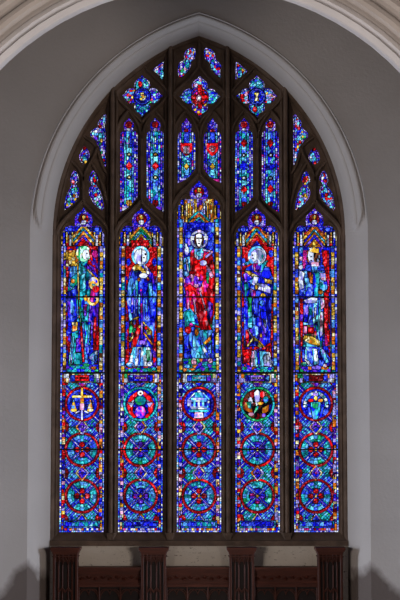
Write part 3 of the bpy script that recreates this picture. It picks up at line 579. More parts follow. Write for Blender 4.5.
        for a in range(4):
            cx_, cy_ = q + 5 * math.cos(a * math.pi / 2), cy + 5 * math.sin(a * math.pi / 2)
            g.paint(E(cx_, cy_, 2.7, 2.7), pet, nm, (5, 5), .75, True)
        g.paint(rr < 1.6, 'gold', nm, (9, 9), 1.0, True)
    for cy in (427, 473):
        dm = np.abs(g.px - X0) / 6.6 + np.abs(y - cy) / 8.0
        g.paint(dm < 1.08, 'outline', 'lattice', (5, 5), 1.0, False); g.paint(dm < .74, 'diamond', 'lattice', (2.8, 2.8), 1.2)
        g.paint(dm < .22, 'magenta' if cy > 450 else 'strap', 'lattice', (9, 9), .8)
    # inscription band
    g.paint(R(X0 - 18.5, X0 + 18.5, 373.5, 382.6), 'inscr', 'inscription', b=.7, vid=np.floor((g.px - X0 + 40) / 3).astype(int) * 3 + (y > 378), thick=True)
    g.paint(R(X0 - 12, X0 + 12, 375, 381.5), 'bluebg' if i in (1, 2, 3) else 'strap', 'inscription', (3, 4), .8)
    g.paint(R(X0 - 7, X0 + 7, 375.2, 381.2), ['red', 'purprobe', 'skyrobe', 'purprobe', 'red'][i], 'inscription', (20, 20), 1.05, True)
    g.paint(R(X0 - 5.5, X0 + 5.5, 377.3, 378.9), ['red', 'pinkw', 'whiterobe', 'pinkw', 'red'][i], 'inscription', (2, 9), .8)
    tri = P([(X0 - 6, 382.6), (X0 + 6, 382.6), (X0, 389.5)]); g.paint(tri, 'outline', 'lattice', (3, 3), .7, True)
    g.paint(P([(X0 - 4.2, 382.8), (X0 + 4.2, 382.8), (X0, 387.6)]), 'purprobe', 'lattice', (5, 5), .9)
    g.paint(P([(X0 - 6, 520.5), (X0 + 6, 520.5), (X0, 512.8)]), 'outline', 'lattice', (3, 3), .75, True); g.paint(P([(X0 - 4, 520.3), (X0 + 4, 520.3), (X0, 515)]), 'strap', 'lattice', (5, 5), .9)
    # bottom band
    g.paint(lo & (y > 520.5) & (au < 18), 'band', 'base_band', (4, 3), 1.0, True); g.paint((y > 521.7) & (y < 526.4) & (au < 16.5), 'bluedeep' if i % 2 else 'band', 'base_band', (3.4, 9), .95, True)
    g.paint(lo & (y > 528) & (au < 18), 'beads', 'base_band', b=.9, vid=np.floor(u / 2.4 + 50).astype(int)); g.paint(y > 530.4, 'whiteline', 'base_band', b=1.05, vid=np.floor(u / 2 + 50).astype(int))
    # medallion
    md = 'medallion'; rr = np.hypot(g.px - X0, y - cyM)
    g.paint(rr < 17.4, 'ringred' if i not in (1, 3) else 'ringteal', md, b=1.2, vid=g.sector_id(X0, cyM, 12, rot=.02), thick=True)
    g.paint(rr < 14.9, 'bluedeep' if i != 3 else 'dark', md, b=1.05, vid=g.sector_id(X0, cyM, 14, 5), thick=True)
    def q(m, pal, part='medallion/emblem', sz=(3, 3), b=1.0, thick=False): g.paint(m, pal, part, sz, b, thick)
    x = X0
    if i == 0:
        q(Rg(x, cyM, 10, 12), 'strap', md); q(Ln((x - 9, 396.5), (x + 9, 396.5), 1.2), 'gold', b=1.1, thick=True); q(Ln((x, 389), (x, 395), 1.3), 'gold')
        for sg in (-1, 1):
            q(P([(x + sg * 8.3 - 2.8, 409.6), (x + sg * 8.3, 398), (x + sg * 8.3 + 2.8, 409.6)]), 'pil', b=.8); q(E(x + sg * 8.3, 410, 3.3, 1.7), 'gold', sz=(6, 6), b=1.1, thick=True)
            q(Ln((x + sg * 3, 411), (x + sg * 6, 412.5), .8), 'white')
        q(R(x - 1.8, x + 1.8, 398, 403), 'orange', b=.9); q(R(x - 2.2, x + 2.2, 403, 410), 'pinkw', sz=(5, 5), b=.95, thick=True); q(R(x - 1, x + 1, 410, 420), 'whiterobe', sz=(2, 3), b=.85)
    if i == 1:
        q(P([(x - 14, 404), (x - 10, 396), (x - 3, 391), (x - 3, 395), (x - 7, 400), (x - 8, 412), (x - 4, 417), (x - 7, 418), (x - 12, 412)]), 'red', b=1.15, thick=True)
        q(P([(x + 14, 404), (x + 10, 396), (x + 3, 391), (x + 3, 395), (x + 7, 400), (x + 8, 412), (x + 4, 417), (x + 7, 418), (x + 12, 412)]), 'red', b=1.15, thick=True)
        q(E(x, 400.5, 5.6, 4.6), 'ringteal', b=.7, thick=True); q(E(x, 412, 5.2, 6.2), 'purprobe', sz=(2, 2), b=1.5, thick=True)
        q(E(x, 393, 2.9, 2.6), 'white', sz=(9, 9), thick=True); q(E(x, 393.2, 1, .9), 'dark', sz=(9, 9))
        for sg in (-1, 1): q(P([(x + sg * 6, 403), (x + sg * 13, 402), (x + sg * 9, 407.5)]), 'white', sz=(9, 9), thick=True); q(P([(x + sg * 6, 399), (x + sg * 10, 402), (x + sg * 7, 403)]), 'white', sz=(9, 9), b=.7)
    if i == 2:
        q(P([(x - 11, 401), (x, 390), (x + 11, 401), (x + 11, 411), (x - 11, 411)]), 'bluedeep', sz=(3, 3), b=.9)
        q(P([(x - 4.5, 397.5), (x - 3.5, 393), (x, 389.8), (x + 3.5, 393), (x + 4.5, 397.5)]), 'tealrobe', sz=(4, 4), b=1.1, thick=True); q(E(x, 391.3, 1.8, 1), 'white', sz=(9, 9))
        q(R(x - 8, x + 8, 397.5, 400), 'whiterobe', sz=(4, 9), b=1, thick=True); q(R(x - 9.5, x + 9.5, 400, 407.5), 'whiterobe', sz=(2, 9), b=.9)
        for k in (-6.6, -2.2, 2.2, 6.6): q(R(x + k - 1.1, x + k + 1.1, 401.5, 406.3), 'bluedeep', sz=(9, 9), b=1)
        q(R(x - 11.5, x - 8.7, 399, 406), 'whiterobe', sz=(9, 9), b=.9); q(R(x - 8, x + 8, 407.5, 409), 'white', sz=(6, 9), thick=True); q(R(x - 10, x + 10, 409.5, 412), 'rimT', sz=(3, 3)); q(P([(x - 4, 412), (x + 4, 412), (x + 5, 418), (x - 5, 418)]), 'pinkw', sz=(2.4, 3), b=.85)
        q(E(x + 9.5, 402, 1.3, 1.3), 'white', sz=(9, 9))
        for sg in (-1, 1): q(Ln((x + sg * 4, 393), (x + sg * 10, 399), .8), 'whiterobe', b=.8)
    if i == 3:
        q(P([(x - 14, 400), (x - 6, 405), (x - 4, 415), (x - 12, 410)]), 'orange', b=.45); q(P([(x + 12, 404), (x + 5, 408), (x + 5, 415), (x + 11, 411)]), 'orange', b=.45); q(P([(x - 10, 399), (x - 6, 396), (x - 4, 403), (x - 7, 404)]), 'white', sz=(2, 2), b=.7)
        for sg in (-1, 1): q(E(x + sg * 5, 394.3, 2.5, 3.2), 'red', sz=(9, 9), b=1, thick=True)
        q(E(x + 8.5, 399.5, 2.6, 3.4), 'tealrobe', b=.8); q(P([(x - 3, 392), (x, 389), (x + 2.6, 392), (x + 2.3, 403), (x - 1, 406), (x - 2.6, 400)]), 'white', sz=(3, 5), b=1.05, thick=True)
        q(E(x + 3, 403, 3.2, 1.8), 'gold', b=1, sz=(3, 3)); q(P([(x - 11, 402), (x - 6, 401), (x - 6, 409), (x - 9, 408)]), 'olivec' if False else 'green', b=.6); q(Ln((x, 407), (x - 2, 412), 1.3), 'green'); q(P([(x - 2, 412), (x, 410), (x + 3, 412), (x + 2, 419), (x - 2, 419)]), 'dark', b=.5)
        q(E(x - 6, 414, 3, 1.8), 'pinkw', b=.5); q(E(x + 6.5, 415, 2, 2), 'purprobe', b=1.3)
    if i == 4:
        g.paint((rr < 12.5) & (rr > 9) & (y < 407), 'whiterobe', md, b=.85, vid=g.sector_id(X0, cyM, 22), thick=True); q(E(x, 394.2, 2.8, 2.4), 'strap', b=1.2, sz=(5, 5))
        q(P([(x - 5, 402), (x + 5, 402), (x + 4, 414), (x + 1.5, 419), (x - 2.5, 419), (x - 4, 412)]), 'tealrobe', sz=(3, 4), b=.9, thick=True); q(P([(x - 3.5, 403), (x + 3, 403), (x + 2, 409), (x - 3, 408)]), 'green', sz=(4, 4), b=.8)
        for sg in (-1, 1): q(E(x + sg * 4.8, 400.4, 2.6, 1.8), 'orange', sz=(9, 9), b=1.2, thick=True); q(Ln((x + sg * 7, 408), (x + sg * 5, 416), 1.2), 'strap', b=1.3); q(E(x + sg * 11.4, 406, 1.4, 1.4), 'white', sz=(9, 9))
        q(E(x, 398, 1.8, 2.4), 'gold', b=1); q(E(x, 392, 1.3, 1.6), 'white', sz=(9, 9))
    # ---- assemble
    LAB = ['stained glass lancet of a green-headed figure with sword and round shield above golden scales',
           'stained glass lancet of a veiled haloed figure in deep blue on red ground',
           'central, tallest stained glass lancet of a figure in red robe with raised hand',
           'stained glass lancet of a hooded haloed figure in blue, looking left, holding a scroll',
           'stained glass lancet of a crowned dark-haired figure in a light blue dress']
    t = thing('stained_glass_lancet', LAB[i], 'stained glass', 'five tall figure lancets of the church window')
    g.finish(t, 1.12)
    for n, yb in enumerate((246, 271, 297, 322, 347, 372.7, 402, 427, 449.6, 473, 496)):
        if dy and n == 0: yb = 238
        zb = zz(yb); w = .019 if yb in (297, 372.7, 449.6) else .0075
        mb = MB(); x0, x1 = (uc - SIDES - 1) * S, (uc + SIDES + 1) * S
        mb.box(x0, x1, -.022 if w > .01 else -.014, -.006, zb - w / 2, zb + w / 2); mb.build('support_bar', M['iron'], t)
    if dy:
        mb = MB(); zb = zz(219); mb.box(-(SIDES + 1) * S, (SIDES + 1) * S, -.014, -.006, zb - .0022, zb + .0022); mb.build('support_bar', M['iron'], t)

ULAB = ['upper stained glass light, left one of the pair under the left quatrefoil',
        'upper stained glass light, right one of the pair under the left quatrefoil',
        'short upper stained glass light with barred red shield, left of the middle pair',
        'short upper stained glass light with red shield bearing a ring, right of the middle pair',
        'upper stained glass light with two ruby lozenges, left of the pair under the right quatrefoil',
        'upper stained glass light with two ruby lozenges, right of the pair under the right quatrefoil']
def upper(Lt):
    i = Lt['idx']; g = Glass(Lt['hole'], 500 + i * 13); g.axis = float(np.mean([q[0] for q in Lt['hole']])); cx = UP[i][0]; top, bo = UP[i][1], UP[i][3]; u = (g.px - cx); au = np.abs(u); y = g.py
    sh = UP[i][2]
    g.paint(au < 99, 'upb', 'border', b=1.0, vid=np.floor((y + (u > 0)) / 3.1).astype(int) * 2 + (u > 0)); g.paint((au > 7), 'whiteline' if i in (1, 2, 4) else 'upb', 'border', b=.95, vid=np.floor(y / 2.2).astype(int) * 2 + (u > 0))
    fld = (au < 5.0) & (y > sh)
    bi = UP[i][4]
    g.paint(fld & (y < bi + 9), 'upm', 'field', (2.6, 3.4), .95)
    g.paint(fld & (au < 2.6) & (y < bi + 6), 'upm', 'field', (5, 6), 1.15)
    g.paint(y <= sh, 'lobe', 'head', (2, 2), .95); g.paint(g.ell(cx, sh - 6.5, 3.4, 3.6), 'ringred' if i not in (2, 3) else 'lobe', 'head', (1.9, 1.9), 1.1); g.paint(g.ell(cx, sh - 1.5, 2.2, 1.8), 'white' if i not in (2, 3) else 'ringred', 'head', (2, 2), .7)
    if i in (0, 1):
        for yy, k in ((154.5, 'dark'), (177.5, 'dark')) if i == 0 else ((154.5, 'dark'), (177.5, 'dark')): g.paint(g.ell(cx, yy, 2.1, 2.1), 'brownish', 'field', (2, 2), .8, True); g.paint(g.ell(cx, yy, 1.5, 1.2), 'gold', 'field', (9, 9), .8)
        g.paint((np.abs(u) / 3.6 + np.abs(y - 166) / 4.6) < 1, 'red', 'field', (9, 9), .95, True); g.paint((np.abs(u + 0) < .7) & (np.abs(y - 142) < 6), 'white', 'field', (3, 3), .8); g.paint((np.abs(y - 143) < .8) & (au < 4), 'strap', 'field', (3, 3), 1.3)
        g.paint(g.ell(cx, 203, 3, 3.4), 'orange' if i == 0 else 'ringred', 'border', (2, 2), .9)
    elif i in (2, 3):
        g.paint(g.poly([(cx - 5.8, 143), (cx + 5.8, 143), (cx + 5.8, 150), (cx + 2.5, 154.5), (cx, 156), (cx - 2.5, 154.5), (cx - 5.8, 150)]), 'red', 'shield', (20, 20), 1.0, True)
        if i == 2: g.paint((au < 3) & (y > 146) & (y < 153.5), 'pinkw', 'shield', (1.2, 8), .55)
        else: g.paint(g.ring(cx, 148.6, 1.9, 3.2), 'pinkw', 'shield', (2, 2), .65); g.paint(g.ell(cx, 148.6, 1.1, 1.1), 'pinkw', 'shield', (9, 9), .5)
        g.paint((au / 2.6 + np.abs(y - 166.5) / 3.8) < 1, 'gold', 'field', (9, 9), .8, True); g.paint(g.ell(cx, 160, 4.4, 3), 'skyrobe', 'field', (3, 3), .9)
    else:
        for yy in (143, 189.5 if i == 4 else 189): g.paint((au / 3.5 + np.abs(y - yy) / 4.6) < 1, 'red', 'field', (9, 9), 1.0, True)
        for yy in (155, 178): g.paint(g.ell(cx, yy, 2.1, 2.1), 'brownish', 'field', (9, 9), .6, True); g.paint(g.ell(cx, yy, 1.5, 1.5), 'white', 'field', (9, 9), .85)
        g.paint(g.ell(cx, 166.5, 4.5, 3.5), 'bluedeep', 'field', (3, 3), 1.2); g.paint(g.ell(cx, 204, 2.6, 2.6), 'ringred', 'border', (9, 9), 1.2)
    t = thing('stained_glass_light', ULAB[i], 'stained glass', 'tall narrow lights in the window head'); g.finish(t, 1.1)

QLAB = ['blue and white stained glass quatrefoil with gold flecked centre, left one of the three', 'stained glass quatrefoil with a bright red centre, in the middle', 'stained glass quatrefoil with blue centre and gold chalice shape, right one of the three']
def quatref(Lt):
    i = Lt['idx']; g = Glass(Lt['hole'], 700 + i * 13); cx, cy = Lt['c']; dx, dy_ = g.px - cx, g.py - cy; r = np.hypot(dx, dy_)
    g.paint(r < 99, 'outl', 'lobe_border', (2.3, 2.3), 1.15); ins = g.inset(1.5)
    for k in range(4):
        a = k * math.pi / 2; ox, oy = cx + 12.5 * math.cos(a), cy + 12.5 * math.sin(a)
        g.paint(ins & (np.hypot(g.px - ox, g.py - oy) < 9), 'mixed' if k % 2 == (i == 1) else 'upm', 'lobe', (2.4, 2.4), 1.1)
        if (i == 0 and k in (3,)) or (i == 2 and k in (2, 1)): g.paint(g.ell(ox - 2, oy, 2.2, 3), 'red', 'lobe', (3, 3), 1)
    g.paint(r < 9, 'bluedeep' if i != 1 else 'redrobe', 'centre', (2.4, 2.4), 1.15, True); g.paint(g.ring(cx, cy, 6.6, 8), 'strap' if i != 1 else 'redblue', 'centre', b=1.1, vid=g.sector_id(cx, cy, 14))
    if i == 0: g.paint(r < 4.2, 'pil', 'centre', (2, 2), 1.05)
    if i == 1:
        g.paint((np.abs(dx) < 2.2) & (np.abs(dy_) < 12) | (np.abs(dy_) < 2.2) & (np.abs(dx) < 9), 'redrobe', 'centre', (3, 3), 1.1, True); g.paint(g.ell(cx - 1, cy + 1, 2.6, 3.4), 'pinkw', 'centre', (3, 3), .8)
    if i == 2:
        g.paint(g.poly([(cx - 3, cy - 4), (cx + 3, cy - 4), (cx + .9, cy), (cx + 2.6, cy + 4.5), (cx - 2.6, cy + 4.5), (cx - .9, cy)]), 'gold', 'centre', (5, 4), 1.1, True)
    t = thing('stained_glass_quatrefoil', QLAB[i], 'stained glass', 'quatrefoils in the window head'); g.finish(t, 1.15)
SLAB = dict(tri0='small three-sided stained glass piece between left quatrefoil and mullion', tri1='small three-sided stained glass piece above the right quatrefoil beside the mullion',
 top0='two-lobed stained glass piece at the arch point, left of centre', top1='two-lobed stained glass piece at the arch point, right of centre',
 tall0='tall tapering stained glass piece beside the leftmost mullion with one side lobe', tall1='tall tapering stained glass piece beside the rightmost mullion with one side lobe',
 drop0='small teardrop of stained glass near the left edge of the arch', drop1='small teardrop of stained glass near the right edge of the arch',
 mou0='curved leaf-shaped stained glass over leftmost lancet, next to the frame', mou1='curved leaf-shaped stained glass over leftmost lancet, next to the mullion',
 mou2='curved leaf-shaped stained glass over rightmost lancet, next to the mullion', mou3='curved leaf-shaped stained glass over rightmost lancet, next to the frame')
def small(Lt, n):
    g = Glass(Lt['hole'], 900 + n * 7); cx, cy = Lt['c']; m = g.mask.copy()
    g.paint(m | True, 'outl', 'border', (2.2, 2.2), 1.15)
    m = g.inset(1.4)
    g.paint(m, 'mixed', 'field', (2.2, 2.6), 1.1); g.paint(g.ell(cx, cy + 3, 2.2, 5), 'upm', 'field', (2.2, 2.6), 1.2)
    if Lt['idx'][:3] in ('mou', 'tal', 'dro'): g.paint(g.ell(cx, cy - 8, 1.8, 1.8), 'ringred', 'field', (9, 9), 1.4); g.paint(g.ell(cx + 1, cy + 6, 1.6, 2), 'red' if n % 2 else 'gold', 'field', (9, 9), .8)
    t = thing('stained_glass_piece', SLAB[Lt['idx']], 'stained glass', 'small shaped openings in the window head'); g.finish(t, 1.2)
nsm = 0
for Lt in lights:
    if Lt['kind'] == 'lancet': lancet(Lt)
    elif Lt['kind'] == 'upper': upper(Lt)
    elif Lt['kind'] == 'quatre': quatref(Lt)
    else: small(Lt, nsm); nsm += 1

# ------------------------------------------------------------------ window stonework
win = bpy.data.objects.new('window_1', None); C.objects.link(win); struct(win)
plate('tracery_plate', outline(210.5, -.03, ZB), [l['hole'] for l in lights], -.05, -.0055, M['stone'], win)
def rib(w, y0=-.045, y1=-.10, tip=.35):
    return [(-w, y0), (-w, y0 - .012), (-w * tip, y1), (w * tip, y1), (w, y0 - .012), (w, y0)]
def arch_z(X, R=208, y=0):
    "height of the opening at X"
    h = outline(R, y, 0); xs = [a for a, _ in h[1:-1]]; zs = [b for _, b in h[1:-1]]
    return float(np.interp(X, xs, zs))
MX = [-87.6, -29.2, 29.2, 87.6]
h_ = [(.086, -.046), (.086, -.056), (.072, -.064), (.062, -.10), (.052, -.118), (.040, -.112), (.034, -.095), (.026, -.10), (.024, -.155), (.018, -.176), (.009, -.186)]
mulprof = [(-a, b) for a, b in h_] + h_[::-1]
for m_ in MX:
    X = m_ * S; mb = MB(); mb.sweep([(X, zz(532)), (X, zz(236)), (X, arch_z(X) + .02)][:3], mulprof if False else mulprof); mb.build('mullion', M['stone'], win)
# ogee heads, sub mullions and tracery ribs
def bez(p0, p1, p2, p3, n=14):
    return [tuple((1 - t) ** 3 * np.array(p0) + 3 * t * (1 - t) ** 2 * np.array(p1) + 3 * t * t * (1 - t) * np.array(p2) + t ** 3 * np.array(p3)) for t in np.linspace(0, 1, n)]
mb = MB()
def ribpath(pts, w=.032, y1=-.10, y0=-.047): mb.sweep([un(*q) for q in pts], rib(w, y0, y1))
for i, c in enumerate((83.3, 141.3, 199.2, 257.1, 314.8)):
    dy = -27 if i == 2 else 0
    for sg in (-1, 1):
        ribpath(bez((c + sg * 27.5, 242 + dy), (c + sg * 27, 222 + dy), (c + sg * 11, 217 + dy), (c, 202 + dy)), .036, -.125)
        ribpath(bez((c + sg * 24, 246 + dy), (c + sg * 24, 230 + dy), (c + sg * 14, 217 + dy), (c + sg * 9.8, 225 + dy), 10), .018, -.075)
for c, bot in ((142.1, 205), (199.4, 176), (257.2, 205)):
    ribpath([(c, bot), (c, 140)], .034, -.115)
    for sg in (-1, 1):
        # heads of the paired lights
        ribpath(bez((c, 141), (c + sg * 1, 128), (c + sg * 7, 118), (c + sg * 13.3, 112.5)), .026, -.105)
        ribpath(bez((c + sg * 27, 141), (c + sg * 26, 128), (c + sg * 20, 118), (c + sg * 13.3, 112.5)), .026, -.105)
        # curved diamond round the quatrefoil
        ribpath(bez((c, 124), (c + sg * 6, 115), (c + sg * 20, 108), (c + sg * 27, 95)), .024, -.12)
        if c == 199.4: ribpath(bez((c + sg * 27, 97), (c + sg * 24, 90), (c + sg * 12, 86), (c, 68)), .024, -.12)
        else: ribpath(bez((c + sg * 27, 97), (c + sg * 24, 88), (c + sg * 14, 81), (c, 66)), .024, -.12)
ribpath([(199.4, 68), (199.4, 40)], .034, -.12)
for sg, c in ((1, 84), (-1, 314.4)):
    ax = lambda d: c + sg * d
    ribpath([(c, 206), (c, 178)], .03, -.11)
    ribpath(bez((c, 182), (ax(2), 168), (ax(12), 160), (ax(14), 148)), .028, -.11); ribpath(bez((c, 182), (ax(-2), 170), (ax(-8), 166), (ax(-15), 160)), .028, -.11)
    ribpath(bez((ax(14), 149), (ax(10), 144), (ax(4), 140), (ax(-1), 137)), .026, -.11)
    ribpath(bez((ax(28), 216), (ax(22), 200), (ax(20), 180), (ax(8), 164)), .028, -.11); ribpath(bez((ax(29), 178), (ax(18), 174), (ax(17), 158), (ax(12), 146)), .024, -.10)
mb.build('tracery', M['stone'], win)
# outer frame: chamfered roll following the jambs and arch
fo = outline(208.5, -.10, ZB + .02)
mb = MB(); mb.sweep(fo, [(.03, -.04), (.03, -.145), (-.012, -.15), (-.03, -.135), (-.045, -.10), (-.062, -.105), (-.078, -.075), (-.098, -.052), (-.098, -.04)]); mb.build('frame', M['stone'], win)
# sill: sloping stone under the lights, stooled at each mullion
mb = MB(); xs = un(50.5, 540, -.14)[0]; z1, z0 = zz(532.3), zz(546, -.17)
yz = [(-.0055, z1 + .004), (-.06, z1), (-.15, zz(540, -.15)), (-.175, zz(541, -.17)), (-.175, z0), (-.0055, z0)]
v = [(x, y, z) for x in (xs, -xs) for y, z in yz]; n = len(yz); mb.add(v, [tuple(range(n)), tuple(range(n, 2 * n))[::-1]] + [(k, k + n, (k + 1) % n + n, (k + 1) % n) for k in range(n)])
for m_ in [-116.8 - 29] * 0 + MX:
    X = m_ * S; w = .09
    mb.add([(X - w, -.05, z1 + .02), (X + w, -.05, z1 + .02), (X + .05, -.155, z1 + .0), (X - .05, -.155, z1), (X - .03, -.165, z1 - .08), (X + .03, -.165, z1 - .08), (X - w, -.05, z1 - .06), (X + w, -.05, z1 - .06)],
           [(0, 3, 2, 1), (3, 4, 5, 2), (0, 6, 4, 3), (1, 2, 5, 7), (6, 7, 5, 4)])
mb.build('sill', M['stone'], win)

# ------------------------------------------------------------------ walls
YW = -.6
RO = 231.5
zspr = zz(228, YW)
oo = outline(RO, YW, 0.0); WH = 11.0; WX = 7.5
plate('wall_east', [(-WX, -.0), (WX, 0), (WX, WH), (-WX, WH)], [], YW + .3, YW + .6, M['plaster']) if False else None
# wall with the tall arched recess reaching the floor
outer = [(-WX, 0)] + [(x, z) for x, z in oo] + [(WX, 0), (WX, WH), (-WX, WH)]
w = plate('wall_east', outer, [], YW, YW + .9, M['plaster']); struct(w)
# splayed jambs below the spring, moulded arch above it
inn = outline(208.5, -.14, 0.0)
mb = MB()
for a, b in ((oo[:2], inn[:2]), (oo[-2:], inn[-2:])):
    rings = []
    for t in (0, .5, 1): rings.append([((1 - t) * p[0] + t * q[0], YW + t * (.46), (1 - t) * p[1] + t * q[1]) for p, q in zip(a, b)])
    mb.loft(rings)
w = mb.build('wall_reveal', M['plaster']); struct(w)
PR = [(0, .0), (.015, -.008), (.06, -.010), (.085, .0), (.10, .012), (.15, .004), (.22, .0), (.30, .008), (.36, .03), (.41, .055), (.45, .08), (.49, .098), (.54, .102), (.60, .115), (.68, .15), (.76, .205), (.84, .27), (.88, .32), (.93, .38), (1.0, .47)]
mb = MB(); A = outline(RO + .3, YW, 0, 90)[1:-1]; B = outline(208.2, -.14, 0, 90)[1:-1]; rings = []
zs0 = A[0][1]
def die(z, t):      # the mouldings die into the plain splay just above the spring
    w = min(1, max(0, (z - zs0 - .02) / (.20 + .10 * math.sin(t * 9)))); return w * w * (3 - 2 * w)
for t, d in PR: rings.append([((1 - t) * p[0] + t * q[0], YW + d * die(p[1], t) + t * .46 * (1 - die(p[1], t)), (1 - t) * p[1] + t * q[1]) for p, q in zip(A, B)])
mb.loft(rings)
for e in (0, -1): mb.add([rr[e] for rr in rings], [tuple(range(len(rings)))])
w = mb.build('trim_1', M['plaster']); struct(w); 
# back of the recess below the sill
mb = MB(); xi = abs(inn[0][0]) + .02; mb.box(-xi, xi, -.15, .1, 0, z0 + .005); w = mb.build('wall_recess', M['cream']); struct(w)
# chancel side walls, floor, ceiling
YA = -5.0
for sg, nm in ((-1, 'wall_left'), (1, 'wall_right')):
    mb = MB(); xa, xb = sorted((sg * WX, sg * (WX + .3)))
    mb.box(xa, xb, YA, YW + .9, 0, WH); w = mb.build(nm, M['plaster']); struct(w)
mb = MB(); mb.box(-9, 9, -27, .3, -.3, 0); w = mb.build('floor', M['floor']); struct(w)
mb = MB(); mb.box(-9, 9, -27, .3, WH, WH + .3); w = mb.build('ceiling', M['ceil']); struct(w)
for nm, b in (('wall_nave_left', (-9.3, -9, -27, YA)), ('wall_nave_right', (9, 9.3, -27, YA)), ('wall_nave_back', (-9, 9, -27.3, -27))):
    mb = MB(); mb.box(*b, 0, WH); w = mb.build(nm, M['nave']); struct(w)

# ------------------------------------------------------------------ chancel arch (nearer the camera)
def arc2(rpx, y, n=40):
    c = un(198.6, 256, y); k = un(199.6, 256, y)[0] - c[0]; r = rpx * k
    return [(-r, 0.0)] + [(r * math.cos(a), c[1] + r * math.sin(a)) for a in np.linspace(math.pi, 0, n)] + [(r, 0.0)]
AR = [(279.3, .14), (279.3, .05), (280.2, .02), (285.2, -.03), (285.8, .0), (286.6, .01), (287.6, -.05), (289.5, -.075), (292, -.06), (293, -.02), (295.5, .0), (297, -.03), (298, -.10), (301, -.14), (305, -.15), (308.5, -.13), (310, -.08), (311.5, -.07),
      (312.5, -.14), (315, -.19), (319, -.21), (322.5, -.19), (324, -.15), (326, -.15), (327, -.22), (334, -.24), (340, -.24)]
def ringmesh(prof, name, m):
    mb = MB(); mb.loft([[(x, YA + d, z) for x, z in arc2(r, YA)] for r, d in prof]); return struct(mb.build(name, m, None))
ringmesh(AR[:11], 'trim_2', M['arch']); ringmesh(AR[10:], 'trim_3', M['arch_tan'])
o3 = arc2(338, YA)
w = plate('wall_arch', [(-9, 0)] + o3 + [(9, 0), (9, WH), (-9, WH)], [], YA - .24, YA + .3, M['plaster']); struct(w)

# ------------------------------------------------------------------ wooden reredos
rer = thing('reredos', 'dark reddish carved wooden screen with four fluted posts under the window', 'screen')
YP = -.37
def bx(x0, x1, y0, y1, z0, z1, name, m, parent, ch=0): b = MB(); b.box(x0, x1, y0, y1, z0, z1, ch); return b.build(name, m, parent)
xposts = [65.3, 153.6, 241.8, 330.4]; PXS = [un(p, 560, YP)[0] for p in xposts]; k = un(201, 560, YP)[0] - un(200, 560, YP)[0]
zt = zz(547.5, YP)
zc1 = zz(552, YP); hw = 12.2 * k
for X in PXS:
    b = MB(); b.box(X - hw, X + hw, YP + .03, -.16, 0, zc1)
    for e in (-1, 1):   # clustered shafts and fillets
        for o_, w_, d_ in ((.92, .016, 0), (.56, .010, .008), (.24, .008, .008)):
            b.box(X + e * o_ * hw - w_, X + e * o_ * hw + w_, YP + d_, YP + .035, 0, zc1 - .02, .005)
    P_ = b.build('post', M['wood'], rer)
    b = MB()   # flutes as dark strips, with the shade put into their colour
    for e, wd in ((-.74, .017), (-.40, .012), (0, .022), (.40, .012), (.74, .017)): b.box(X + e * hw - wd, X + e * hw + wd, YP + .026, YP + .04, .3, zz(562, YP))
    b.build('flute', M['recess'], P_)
    b = MB()   # small cusped heads in the flutes
    for e in (-.40, .0, .40):
        b.sweep([(X + e * hw - .03, zz(565, YP)), (X + e * hw - .02, zz(560.5, YP)), (X + e * hw, zz(558.5, YP)), (X + e * hw + .02, zz(560.5, YP)), (X + e * hw + .03, zz(565, YP))], [(-.006, YP + .03), (-.006, YP + .008), (.006, YP + .008), (.006, YP + .03)])
    b.sweep([(X - hw * .5, zz(592, YP)), (X - hw * .25, zz(588, YP)), (X, zz(592, YP)), (X + hw * .25, zz(588, YP)), (X + hw * .5, zz(592, YP))], [(-.008, YP + .03), (-.008, YP + .004), (.008, YP + .004), (.008, YP + .03)])
    b.build('carving', M['wood'], P_)
    b = MB()
    for (g0, za, zb) in ((2.9, 547.6, 550.2), (2.1, 550.2, 551.6), (1.1, 551.6, 553.4), (.6, 553.4, 554.6), (1.0, 556.2, 557.2)):
        e = g0 * k; b.box(X - hw - e, X + hw + e, YP - e, -.155, zz(zb, YP), zz(za, YP), .006)
    b.build('cap', M['wood_h'], P_)
YR = -.31
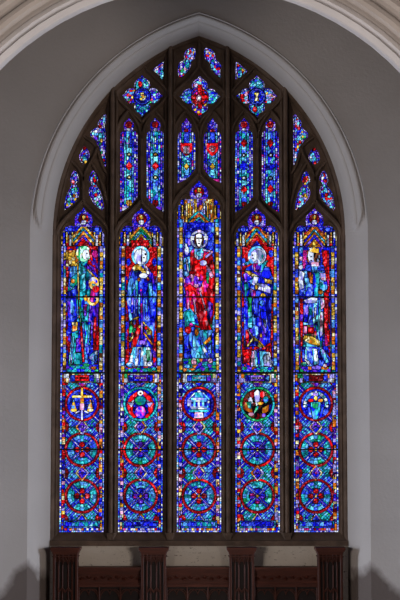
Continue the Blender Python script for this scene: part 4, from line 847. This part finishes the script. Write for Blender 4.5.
for a, b_ in zip(PXS[:-1], PXS[1:]):
    xa, xb = a + hw + .002, b_ - hw - .002; W = xb - xa
    f = MB()
    f.box(xa, xb, YR + .03, -.16, 0, zz(568, YR))
    f.box(xa, xb, YR + .012, YR + .04, zz(584, YR), zz(570.5, YR))
    Pn = f.build('panel', M['wood_h'], rer)
    b = MB(); b.box(xa, xb, YR - .05, -.16, zz(569.2, YR), zz(567, YR)); b.box(xa, xb, YR - .02, -.2, zz(571, YR), zz(569.2, YR)); b.box(xa, xb, YR, -.2, zz(572, YR), zz(571, YR)); b.build('top_rail', M['wood_h'], Pn)
    # vine frieze: wave stem with leaves
    b = MB(); n = 9; zf = (zz(573.5, YR) + zz(582.5, YR)) / 2; am = .022
    st = [(xa + W * t, zf + am * math.sin(t * n * math.pi)) for t in np.linspace(0, 1, n * 8 + 1)]
    b.sweep(st, [(-.006, YR + .015), (-.005, YR - .004), (.005, YR - .004), (.006, YR + .015)])
    for q in range(n):
        X = xa + W * (q + .5) / n; sg = -1 if q % 2 == 0 else 1; zl = zf + sg * .012
        pts = [(X + .03 * math.cos(a2) * (1 + .3 * math.cos(5 * a2)), zl + .022 * math.sin(a2) * (1 + .3 * math.cos(5 * a2))) for a2 in np.linspace(0, 2 * math.pi, 15)[:-1]]
        b.add([(x, YR + .015, z) for x, z in pts] + [(X, YR - .008, zl)], [(j, (j + 1) % 14, 14) for j in range(14)])
    b.build('carved_frieze', M['wood_h'], Pn)
    b = MB(); b.box(xa, xb, YR - .01, YR + .03, zz(587, YR), zz(584.6, YR)); b.box(xa, xb, YR, YR + .03, zz(584.6, YR), zz(583.6, YR)); b.build('rail', M['wood_h'], Pn)
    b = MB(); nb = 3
    b.box(xa, xb, YR + .02, YR + .032, .3, zz(587, YR)); b.build('opening', M['recess'], Pn)  # dark oak sheet for the openings, their shade put into its colour
    b = MB(); nb = 3 
    for q in range(0, 4):
        X = xa + W * q / 3; X = min(max(X, xa + .008), xb - .008); b.box(X - .009, X + .009, YR - .005, YR + .03, .3, zz(587, YR), .004)
    for q in range(3):
        X0_, X1_ = xa + W * q / 3 + .01, xa + W * (q + 1) / 3 - .01; Xm = (X0_ + X1_) / 2; zt_ = zz(588.5, YR); r = (X1_ - X0_) / 2
        pr = [(-.006, YR + .03), (-.005, YR + .003), (.005, YR + .003), (.006, YR + .03)]
        for (c0, c1) in ((X0_, Xm), (Xm, X1_)):
            rr_ = (c1 - c0) / 2; b.sweep([(c0 + rr_ * (1 - math.cos(t)), zt_ - .08 + .07 * math.sin(t)) for t in np.linspace(0, math.pi, 9)], pr)
        b.sweep([(X0_ + r * (1 - math.cos(t)), zt_ - .13 + .12 * math.sin(t)) for t in np.linspace(0, math.pi, 13)], pr)
    b.build('blind_tracery', M['wood'], Pn)

# ------------------------------------------------------------------ light
wd = bpy.data.worlds.new('sky'); bpy.context.scene.world = wd; wd.use_nodes = True
bg = wd.node_tree.nodes['Background']; bg.inputs[0].default_value = (.93, .96, 1, 1); bg.inputs[1].default_value = 1.25
def area(name, loc, target, sx, sy, power, col, spread=180):
    l = bpy.data.lights.new(name, 'AREA'); l.shape = 'RECTANGLE'; l.size = sx; l.size_y = sy; l.energy = power; l.color = col; l.spread = math.radians(spread)
    o = bpy.data.objects.new(name, l); C.objects.link(o); o.location = loc
    from mathutils import Vector
    o.rotation_euler = (Vector(target) - Vector(loc)).to_track_quat('-Z', 'Y').to_euler(); return o
area('fill_chancel_left', (-7.4, -1.4, 3.6), (2, -1.3, 3.0), 1.2, 2.8, 225, (.74, .84, 1), 120)  # unseen side fill pair, added to brighten the splays and lower wall
area('fill_chancel_right', (7.4, -1.4, 3.6), (-2, -1.3, 3.0), 1.2, 2.8, 225, (.74, .84, 1), 120)
area('fill_nave_left', (-8.6, -14, 3.3), (0, -5, 4), 5, 3.4, 1050, (1, .89, .81))  # unseen warm fill pair, added in the nave for the arch and wall
area('fill_nave_right', (8.6, -14, 3.3), (0, -5, 4), 5, 3.4, 1050, (1, .88, .79))
